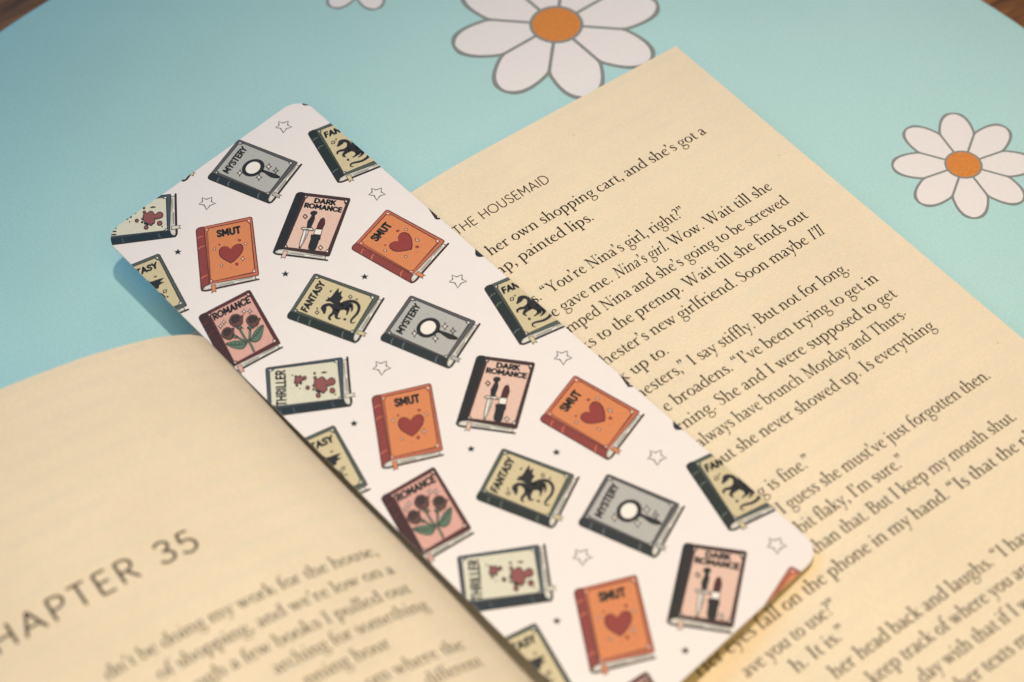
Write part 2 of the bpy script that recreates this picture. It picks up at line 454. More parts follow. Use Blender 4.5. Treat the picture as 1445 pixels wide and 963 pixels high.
ARCH = lambda x: ('c', [(x + 0.05, 0.74, 0.06), (x + 0.22, 0.91, 0.09), (x + 0.42, 0.96, 0.12), (x + 0.56, 0.84, 0.165), (x + 0.60, 0.62, 0.18), (x + 0.60, 0.04, 0.18)])
BOWL = ('c', [(0.26, 0.76, 0.06), (0.44, 0.94, 0.09), (0.66, 0.93, 0.12), (0.86, 0.74, 0.175), (0.91, 0.49, 0.19), (0.83, 0.21, 0.175), (0.66, 0.04, 0.11), (0.46, 0.0, 0.08), (0.25, 0.12, 0.07)])
SERIF = {
    ' ': (0.50, []),
    'a': (0.92, [('c', [(0.13, 0.78, 0.12), (0.22, 0.92, 0.10), (0.40, 0.97, 0.09), (0.57, 0.87, 0.15), (0.62, 0.64, 0.18), (0.62, 0.20, 0.18), (0.70, 0.05, 0.12), (0.88, 0.12, 0.05)]),
                 ('c', [(0.61, 0.60, 0.07), (0.42, 0.52, 0.08), (0.20, 0.40, 0.12), (0.13, 0.22, 0.17), (0.22, 0.06, 0.14), (0.38, 0.04, 0.10), (0.55, 0.13, 0.07), (0.63, 0.22, 0.06)])]),
    'b': (1.08, [bar(0.22, 0.05, 1.62), flag(0.22, 1.66), BOWL]),
    'c': (0.90, [('c', [(0.78, 0.80, 0.13), (0.68, 0.93, 0.09), (0.48, 0.97, 0.08), (0.24, 0.82, 0.15), (0.13, 0.50, 0.19), (0.24, 0.17, 0.17), (0.50, 0.02, 0.11), (0.70, 0.07, 0.07), (0.85, 0.20, 0.05)])]),
    'd': (1.12, [('c', [(0.82, 0.82, 0.06), (0.62, 0.96, 0.08), (0.40, 0.93, 0.11), (0.19, 0.70, 0.17), (0.13, 0.45, 0.19), (0.22, 0.17, 0.17), (0.42, 0.03, 0.10), (0.62, 0.06, 0.08), (0.82, 0.22, 0.06)]),
                 bar(0.86, 0.04, 1.62), flag(0.86, 1.66), ('p', [(0.80, 0.0), (0.80, 0.12), (1.12, 0.12), (1.12, 0.07)])]),
    'e': (0.92, [('l', [(0.14, 0.585, 0.055), (0.80, 0.655, 0.065)]),
                 ('c', [(0.77, 0.65, 0.10), (0.72, 0.86, 0.12), (0.54, 0.975, 0.08), (0.32, 0.89, 0.12), (0.15, 0.62, 0.18), (0.15, 0.38, 0.18), (0.28, 0.13, 0.16), (0.52, 0.02, 0.11), (0.72, 0.09, 0.07), (0.86, 0.23, 0.04)])]),
    'f': (0.64, [('c', [(0.28, 0.0, 0.18), (0.28, 0.6, 0.18), (0.28, 1.22, 0.18), (0.36, 1.52, 0.13), (0.54, 1.65, 0.09), (0.72, 1.60, 0.11), (0.77, 1.53, 0.12)]),
                 ('p', [(0.05, 0.88), (0.62, 0.90), (0.62, 0.98), (0.05, 0.95)]), foot(0.28, 0.23, 0.3)]),
    'g': (0.98, [ring(0.44, 0.65, 0.29, 0.31, 0.165, 0.07), ('c', [(0.64, 0.84, 0.06), (0.80, 0.91, 0.07), (0.97, 0.90, 0.11)]),
                 ('c', [(0.30, 0.36, 0.06), (0.19, 0.22, 0.08), (0.26, 0.09, 0.12), (0.50, 0.03, 0.15), (0.74, -0.04, 0.14), (0.87, -0.20, 0.12), (0.82, -0.42, 0.10), (0.55, -0.60, 0.08), (0.26, -0.58, 0.10), (0.10, -0.40, 0.10), (0.16, -0.20, 0.08), (0.34, -0.03, 0.06)])]),
    'h': (1.18, [bar(0.26, 0.04, 1.62), flag(0.26, 1.66), foot(0.26), ARCH(0.28), foot(0.88)]),
    'i': (0.55, [bar(0.27, 0.04, 0.93), flag(0.27, 0.96), foot(0.27), dotp(0.25, 1.42)]),
    'j': (0.52, [('c', [(0.27, 0.93, 0.18), (0.27, 0.3, 0.18), (0.27, -0.2, 0.17), (0.18, -0.48, 0.10), (0.0, -0.58, 0.11)]), flag(0.27, 0.96), dotp(0.25, 1.42)]),
    'k': (1.08, [bar(0.26, 0.04, 1.62), flag(0.26, 1.66), foot(0.26), ('l', [(0.30, 0.44, 0.06), (0.78, 0.93, 0.08)]), ('p', [(0.60, 0.91), (1.0, 0.91), (1.0, 0.96), (0.60, 0.96)]),
                 ('l', [(0.44, 0.56, 0.14), (0.92, 0.04, 0.19)]), ('p', [(0.74, 0.0), (1.12, 0.0), (1.12, 0.055), (0.74, 0.055)])]),
    'l': (0.55, [bar(0.27, 0.04, 1.62), flag(0.27, 1.66), foot(0.27)]),
    'm': (1.78, [bar(0.26, 0.04, 0.93), flag(0.26, 0.96), foot(0.26), ARCH(0.28), foot(0.88), ARCH(0.88), foot(1.48)]),
    'n': (1.18, [bar(0.26, 0.04, 0.93), flag(0.26, 0.96), foot(0.26), ARCH(0.28), foot(0.88)]),
    'o': (1.05, [ring(0.52, 0.485, 0.385, 0.455, 0.195, 0.07)]),
    'p': (1.10, [bar(0.24, -0.58, 0.93), flag(0.24, 0.96), foot(0.24, y=-0.62), BOWL]),
    'r': (0.80, [bar(0.26, 0.04, 0.93), flag(0.26, 0.96), foot(0.26, r=0.3), ('c', [(0.32, 0.72, 0.06), (0.48, 0.90, 0.10), (0.62, 0.93, 0.14), (0.72, 0.87, 0.13)])]),
    's': (0.76, [('c', [(0.63, 0.74, 0.06), (0.59, 0.90, 0.07), (0.42, 0.965, 0.09), (0.22, 0.89, 0.13), (0.18, 0.72, 0.16), (0.36, 0.56, 0.18), (0.56, 0.42, 0.18), (0.63, 0.24, 0.16), (0.54, 0.07, 0.12), (0.34, 0.01, 0.08), (0.18, 0.07, 0.07), (0.12, 0.25, 0.06)])]),
    't': (0.64, [('c', [(0.33, 1.26, 0.03), (0.28, 1.02, 0.14), (0.27, 0.60, 0.18), (0.27, 0.25, 0.18), (0.34, 0.06, 0.13), (0.50, 0.03, 0.09), (0.66, 0.13, 0.05)]),
                 ('p', [(0.05, 0.88), (0.60, 0.90), (0.60, 0.98), (0.05, 0.95)])]),
    'u': (1.14, [('c', [(0.25, 0.93, 0.18), (0.25, 0.6, 0.18), (0.25, 0.33, 0.18), (0.33, 0.09, 0.15), (0.52, 0.03, 0.10), (0.70, 0.10, 0.08), (0.84, 0.25, 0.06)]),
                 bar(0.86, 0.04, 0.93), flag(0.25, 0.96), flag(0.86, 0.96), ('p', [(0.80, 0.0), (0.80, 0.12), (1.12, 0.12), (1.12, 0.07)])]),
    'v': (0.98, [('l', [(0.17, 0.94, 0.18), (0.50, 0.03, 0.15)]), ('l', [(0.51, 0.02, 0.08), (0.82, 0.94, 0.08)]), foot(0.17, 0.2, 0.24, 0.96, -1), foot(0.83, 0.2, 0.18, 0.96, -1)]),
    'w': (1.46, [('l', [(0.17, 0.94, 0.18), (0.46, 0.03, 0.15)]), ('l', [(0.46, 0.02, 0.08), (0.74, 0.94, 0.08)]), ('l', [(0.68, 0.94, 0.18), (0.98, 0.03, 0.15)]), ('l', [(0.98, 0.02, 0.08), (1.28, 0.94, 0.08)]),
                 foot(0.17, 0.2, 0.24, 0.96, -1), foot(0.70, 0.2, 0.2, 0.96, -1), foot(1.29, 0.2, 0.18, 0.96, -1)]),
    'x': (0.98, [('l', [(0.2, 0.94, 0.18), (0.8, 0.03, 0.18)]), ('l', [(0.2, 0.03, 0.07), (0.78, 0.94, 0.07)]), foot(0.2), foot(0.8), foot(0.2, y=0.96, up=-1), foot(0.8, y=0.96, up=-1)]),
    'y': (0.96, [('l', [(0.17, 0.94, 0.18), (0.52, 0.05, 0.15)]), ('c', [(0.83, 0.94, 0.08), (0.52, 0.08, 0.09), (0.36, -0.34, 0.09), (0.22, -0.54, 0.10), (0.06, -0.54, 0.12)]), foot(0.17, 0.2, 0.24, 0.96, -1), foot(0.83, 0.2, 0.18, 0.96, -1)]),
    'B': (1.28, [bar(0.32, 0.03, 1.55, 0.2), foot(0.26, 0.2, 0.2), foot(0.26, 0.2, 0.2, 1.58, -1), ('c', [(0.3, 1.54, 0.06), (0.66, 1.53, 0.09), (0.90, 1.38, 0.17), (0.90, 1.05, 0.17), (0.70, 0.87, 0.09), (0.36, 0.85, 0.06)]),
                 ('c', [(0.36, 0.85, 0.06), (0.75, 0.84, 0.09), (1.06, 0.66, 0.18), (1.06, 0.27, 0.18), (0.78, 0.05, 0.09), (0.3, 0.03, 0.06)])]),
    'H': (1.66, [bar(0.36, 0.03, 1.55, 0.2), bar(1.30, 0.03, 1.55, 0.2), foot(0.36, 0.27, 0.27), foot(1.30, 0.27, 0.27), foot(0.36, 0.27, 0.27, 1.58, -1), foot(1.30, 0.27, 0.27, 1.58, -1), ('l', [(0.36, 0.83, 0.07), (1.30, 0.83, 0.07)])]),
    'I': (0.74, [bar(0.37, 0.03, 1.55, 0.2), foot(0.37, 0.27, 0.27), foot(0.37, 0.27, 0.27, 1.58, -1)]),
    'M': (1.94, [('l', [(0.34, 0.03, 0.07), (0.42, 1.55, 0.08)]), ('l', [(0.42, 1.55, 0.19), (0.98, 0.06, 0.17)]), ('l', [(0.98, 0.04, 0.07), (1.54, 1.55, 0.09)]), bar(1.58, 0.03, 1.55, 0.2),
                 foot(0.34, 0.25, 0.25), foot(1.58, 0.27, 0.27), foot(0.36, 0.22, 0.1, 1.58, -1), foot(1.64, 0.1, 0.22, 1.58, -1)]),
    'N': (1.62, [bar(0.34, 0.03, 1.55, 0.08), ('l', [(0.30, 1.55, 0.2), (1.28, 0.05, 0.2)]), bar(1.30, 0.0, 1.55, 0.08), foot(0.34, 0.25, 0.25), foot(0.28, 0.22, 0.1, 1.58, -1), foot(1.30, 0.25, 0.25, 1.58, -1)]),
    'S': (1.00, [('c', [(0.82, 1.22, 0.06), (0.76, 1.46, 0.07), (0.52, 1.56, 0.09), (0.27, 1.44, 0.15), (0.22, 1.18, 0.18), (0.45, 0.92, 0.2), (0.74, 0.70, 0.2), (0.83, 0.40, 0.18), (0.70, 0.12, 0.14), (0.44, 0.01, 0.08), (0.22, 0.10, 0.07), (0.14, 0.40, 0.06)])]),
    'T': (1.34, [bar(0.67, 0.03, 1.52, 0.2), foot(0.67, 0.29, 0.29), ('l', [(0.08, 1.53, 0.075), (1.26, 1.53, 0.075)]), ('l', [(0.09, 1.55, 0.06), (0.06, 1.22, 0.03)]), ('l', [(1.25, 1.55, 0.06), (1.28, 1.22, 0.03)])]),
    'W': (2.06, [('l', [(0.24, 1.54, 0.2), (0.68, 0.03, 0.17)]), ('l', [(0.68, 0.0, 0.08), (1.04, 1.54, 0.08)]), ('l', [(0.98, 1.54, 0.2), (1.42, 0.03, 0.17)]), ('l', [(1.42, 0.0, 0.08), (1.84, 1.54, 0.08)]),
                 foot(0.24, 0.25, 0.25, 1.58, -1), foot(1.0, 0.25, 0.25, 1.58, -1), foot(1.85, 0.22, 0.2, 1.58, -1)]),
    'Y': (1.34, [('l', [(0.24, 1.54, 0.2), (0.68, 0.76, 0.19)]), ('l', [(0.68, 0.76, 0.08), (1.12, 1.54, 0.08)]), bar(0.67, 0.03, 0.78, 0.2), foot(0.67, 0.28, 0.28), foot(0.24, 0.24, 0.25, 1.58, -1), foot(1.12, 0.2, 0.2, 1.58, -1)]),
    '.': (0.46, [dotp(0.21, 0.09)]),
    ',': (0.46, comma(0.21, 0.09)),
    '’': (0.40, comma(0.17, 1.52)),
    '“': (0.82, quote_open(0.22, 1.28) + quote_open(0.56, 1.28)),
    '”': (0.82, comma(0.22, 1.52) + comma(0.56, 1.52)),
    '-': (0.60, [('l', [(0.1, 0.42, 0.1), (0.5, 0.45, 0.1)])]),
    '?': (0.80, [('c', [(0.18, 1.40, 0.12), (0.34, 1.56, 0.09), (0.58, 1.48, 0.15), (0.64, 1.20, 0.18), (0.52, 0.92, 0.14), (0.37, 0.70, 0.10), (0.35, 0.40, 0.05)]), dotp(0.35, 0.09)]),
}
# plain capitals as single-width pen lines on a unit height
SANS = {
    'A': (0.80, [[(0.06, 0), (0.40, 1)], [(0.40, 1), (0.74, 0)], [(0.18, 0.32), (0.62, 0.32)]]),
    'C': (0.80, [[(0.74, 0.80), (0.60, 0.95), (0.44, 0.99), (0.20, 0.88), (0.08, 0.62), (0.08, 0.38), (0.20, 0.12), (0.44, 0.01), (0.60, 0.05), (0.74, 0.20)]]),
    'D': (0.84, [[(0.12, 0), (0.12, 1)], [(0.12, 1), (0.38, 1), (0.62, 0.88), (0.75, 0.64), (0.75, 0.36), (0.62, 0.12), (0.38, 0), (0.12, 0)]]),
    'E': (0.60, [[(0.12, 0), (0.12, 1)], [(0.12, 1), (0.54, 1)], [(0.12, 0.52), (0.50, 0.52)], [(0.12, 0), (0.54, 0)]]),
    'F': (0.58, [[(0.12, 0), (0.12, 1)], [(0.12, 1), (0.54, 1)], [(0.12, 0.50), (0.48, 0.50)]]),
    'H': (0.82, [[(0.12, 0), (0.12, 1)], [(0.70, 0), (0.70, 1)], [(0.12, 0.51), (0.70, 0.51)]]),
    'I': (0.26, [[(0.13, 0), (0.13, 1)]]),
    'K': (0.70, [[(0.12, 0), (0.12, 1)], [(0.62, 1), (0.14, 0.46)], [(0.30, 0.62), (0.64, 0)]]),
    'L': (0.54, [[(0.12, 1), (0.12, 0)], [(0.12, 0), (0.50, 0)]]),
    'M': (0.96, [[(0.12, 0), (0.14, 1)], [(0.14, 1), (0.48, 0.28)], [(0.48, 0.28), (0.82, 1)], [(0.82, 1), (0.84, 0)]]),
    'N': (0.82, [[(0.12, 0), (0.12, 1)], [(0.12, 1), (0.70, 0)], [(0.70, 0), (0.70, 1)]]),
    'O': (0.96, [[(0.48, 0.99), (0.22, 0.88), (0.09, 0.64), (0.09, 0.36), (0.22, 0.12), (0.48, 0.01), (0.74, 0.12), (0.87, 0.36), (0.87, 0.64), (0.74, 0.88), (0.48, 0.99)]]),
    'P': (0.64, [[(0.12, 0), (0.12, 1)], [(0.12, 1), (0.36, 1), (0.54, 0.90), (0.58, 0.73), (0.52, 0.56), (0.36, 0.47), (0.12, 0.46)]]),
    'R': (0.66, [[(0.12, 0), (0.12, 1)], [(0.12, 1), (0.36, 1), (0.54, 0.90), (0.58, 0.74), (0.52, 0.57), (0.36, 0.48), (0.12, 0.48)], [(0.34, 0.48), (0.62, 0)]]),
    'S': (0.62, [[(0.54, 0.84), (0.44, 0.96), (0.30, 0.99), (0.14, 0.90), (0.11, 0.74), (0.24, 0.58), (0.42, 0.47), (0.54, 0.32), (0.50, 0.10), (0.32, 0.01), (0.17, 0.05), (0.07, 0.18)]]),
    'T': (0.64, [[(0.32, 0), (0.32, 1)], [(0.04, 1), (0.60, 1)]]),
    'U': (0.80, [[(0.12, 1), (0.12, 0.36), (0.20, 0.10), (0.40, 0.01), (0.60, 0.10), (0.68, 0.36), (0.68, 1)]]),
    'Y': (0.68, [[(0.05, 1), (0.34, 0.46)], [(0.63, 1), (0.34, 0.46)], [(0.34, 0.46), (0.34, 0)]]),
    '3': (0.62, [[(0.10, 0.84), (0.20, 0.96), (0.34, 0.99), (0.50, 0.90), (0.52, 0.72), (0.40, 0.56), (0.26, 0.53)], [(0.26, 0.53), (0.44, 0.48), (0.55, 0.30), (0.50, 0.10), (0.30, 0.01), (0.16, 0.04), (0.06, 0.16)]]),
    '5': (0.62, [[(0.52, 1), (0.17, 1)], [(0.17, 1), (0.12, 0.55)], [(0.12, 0.55), (0.30, 0.62), (0.47, 0.54), (0.55, 0.34), (0.48, 0.11), (0.28, 0.01), (0.14, 0.04), (0.05, 0.15)]]),
    ' ': (0.40, []),
}


def heavier(p, k):
    return [(q[0], q[1], q[2] * k + 0.008) for q in p]


def set_serif(text, weight=1.13):
    """-> (polygons, width) for a line of book text; _x_ switches italics"""
    polys, x, ital = [], 0.0, False
    for ch in text:
        if ch == '_':
            ital = not ital
            continue
        adv, strokes = SERIF[ch]
        k, sh = (0.86, 0.24) if ital else (1.0, 0.0)
        part = []
        for kind, p in strokes:
            if kind == 'p':
                part.append(p)
            elif kind == 'l':
                part += stroke_quads(heavier(p, weight))
            elif kind == 'o':
                part += stroke_quads(heavier(p, weight), closed=True)
            else:
                part += stroke_quads(smooth_path(heavier(p, weight), sub=4))
        for q in part:
            polys.append([(x + (a + b * sh) * k, b) for a, b in q])
        x += adv * k
    return polys, x


def set_sans(text, w, track=0.0):
    polys, x = [], 0.0
    for ch in text:
        adv, strokes = SANS[ch]
        for p in strokes:
            q = smooth_path(p, sub=4) if len(p) > 2 else p
            polys += [[(a + x, b) for a, b in r] for r in stroke_quads([(a, b, w) for a, b in q], cap=w > 0.14)]
        x += adv + track
    return polys, x - track


def page_right(x, y):
    """height (mm) of the right-hand page: flat, sagging towards the gutter, with a ridge that carries the bookmark"""
    if x >= 20.0:
        return 9.0
    z = 9.0 - 7.8 * (1.0 - math.exp(-0.0036 * (20.0 - x) ** 2 / 7.8))
    v = (67.9 - y) / 0.994                      # distance down the bookmark
    xc = -3.17 + 0.1053 * v - 13.0
    if abs(x - xc) < 14.0 and -58.0 < y < 30.0:
        rest = 10.72 + 0.0175 * 38.0 - 0.0114 * v - 0.06
        fade = min(1.0, (y + 58.0) / 14.0, (30.0 - y) / 10.0)
        z0 = 9.0 - 7.8 * (1.0 - math.exp(-0.0036 * (20.0 - xc) ** 2 / 7.8))
        z += (rest - z0) * math.exp(-((x - xc) / 5.0) ** 2) * fade * fade * (3 - 2 * fade)
    return z
LEFT_PROFILE = [(-0.25, 9.8), (-0.1, 10.6), (0.2, 11.4), (0.7, 12.3), (1.4, 13.1), (2.8, 14.5), (4.5, 15.8), (6.4, 17.0), (8.6, 18.3), (11.0, 19.4), (14.0, 20.6), (17.0, 21.6),
                (20.5, 22.8), (24.0, 23.8), (30.0, 25.1), (38.0, 26.6), (46.0, 27.4), (60.0, 28.0), (80.0, 27.8), (105.0, 26.6), (135.0, 24.5)]
GUTTER = [(40.0, -51.3), (27.0, -50.15), (24.6, -49.95), (9.4, -48.85), (-1.7, -48.15), (-16.7, -46.9), (-28.3, -45.7), (-45.0, -44.25), (-56.0, -43.5), (-75.0, -42.1), (-175.0, -35.0)]
def gutter_x(y):
    """where the left-hand page turns down into the gutter"""
    for (y1, x1), (y0, x0) in zip(GUTTER, GUTTER[1:]):
        if y >= y0:
            return x0 + (x1 - x0) * (y - y0) / (y1 - y0)
    return GUTTER[-1][1]
def page_left(s):
    """height (mm) of the left-hand page at s mm from the gutter crease"""
    p = LEFT_PROFILE
    if s <= p[0][0]:
        return p[0][1]
    for i in range(len(p) - 1):
        if s <= p[i + 1][0]:
            a, b = p[i], p[i + 1]
            h = b[0] - a[0]
            def slope(k):
                if k <= 0:
                    return (p[1][1] - p[0][1]) / (p[1][0] - p[0][0])
                if k >= len(p) - 1:
                    return (p[-1][1] - p[-2][1]) / (p[-1][0] - p[-2][0])
                return (p[k + 1][1] - p[k - 1][1]) / (p[k + 1][0] - p[k - 1][0])
            t = (s - a[0]) / h
            m0, m1 = slope(i) * h, slope(i + 1) * h
            return ((2 * t ** 3 - 3 * t * t + 1) * a[1] + (t ** 3 - 2 * t * t + t) * m0
                    + (-2 * t ** 3 + 3 * t * t) * b[1] + (t ** 3 - t * t) * m1)
    return p[-1][1]


RIGHT_TEXT = [
    ("her own shopping cart, and she’s got a", 5.2, 58.9, 14.0),
    ("mp, painted lips.", 2.5, 26.6, 9.1),
    ("s. “You’re Nina’s girl, right?”", 5.1, 42.1, -0.6),
    ("e gave me. _Nina’s girl_. Wow. Wait till she", 6.1, 59.75, -5.5),
    ("mped Nina and she’s going to be screwed", 6.2, 60.0, -10.3),
    ("ks to the prenup. Wait till she finds out", 5.8, 60.5, -15.3),
    ("hester’s new girlfriend. Soon maybe _I’ll_", 6.9, 60.3, -20.35),
    ("k up to.", 7.0, 18.0, -25.2),
    ("hesters,” I say stiffly. But not for long.", 7.2, 58.0, -30.1),
    ("e broadens. “I’ve been trying to get in", 9.4, 60.8, -35.3),
    ("rning. She and I were supposed to get", 8.6, 61.0, -40.2),
    ("always have brunch Monday and Thurs-", 9.4, 59.4, -45.0),
    ("out she never showed up. Is everything", 9.0, 61.5, -50.1),
    ("g is fine.”", 11.3, 23.2, -59.55),
    ("“I guess she must’ve just forgotten then.", 10.67, 61.75, -64.45),
    ("bit flaky, I’m sure.”", 12.05, 36.6, -69.3),
    ("than that. But I keep my mouth shut.", 11.2, 59.0, -73.9),
    ("Her eyes fall on the phone in my hand. “Is that the phone", -18.45, 64.6, -79.0),
    ("ave you to use?”", -12.3, 7.6, -84.1),
    ("h. It is.”", -5.5, 5.6, -88.6),
    ("her head back and laughs. “I have", -1.3, 44.8, -93.4),
    ("keep track of where you are", 2.8, 39.2, -98.0),
    ("day with that if I w", 9.2, 33.9, -102.8),
    ("her texts m", 13.4, 28.9, -107.6),
    ("s", 30.0, 31.0, -112.4),
]
LEFT_TEXT = [
    ("dn’t be doing my work for the house,", -100.6, -51.6, -34.1),
    ("of shopping, and we’re low on a", -94.0, -51.3, -38.7),
    ("ugh a few books I pulled out", -90.0, -51.2, -43.4),
    ("arching for something", -78.7, -50.5, -47.6),
    ("nning hour", -75.8, -60.5, -51.95),
    ("om where the", -68.0, -49.9, -57.1),
    ("different", -59.6, -49.3, -61.2),
]
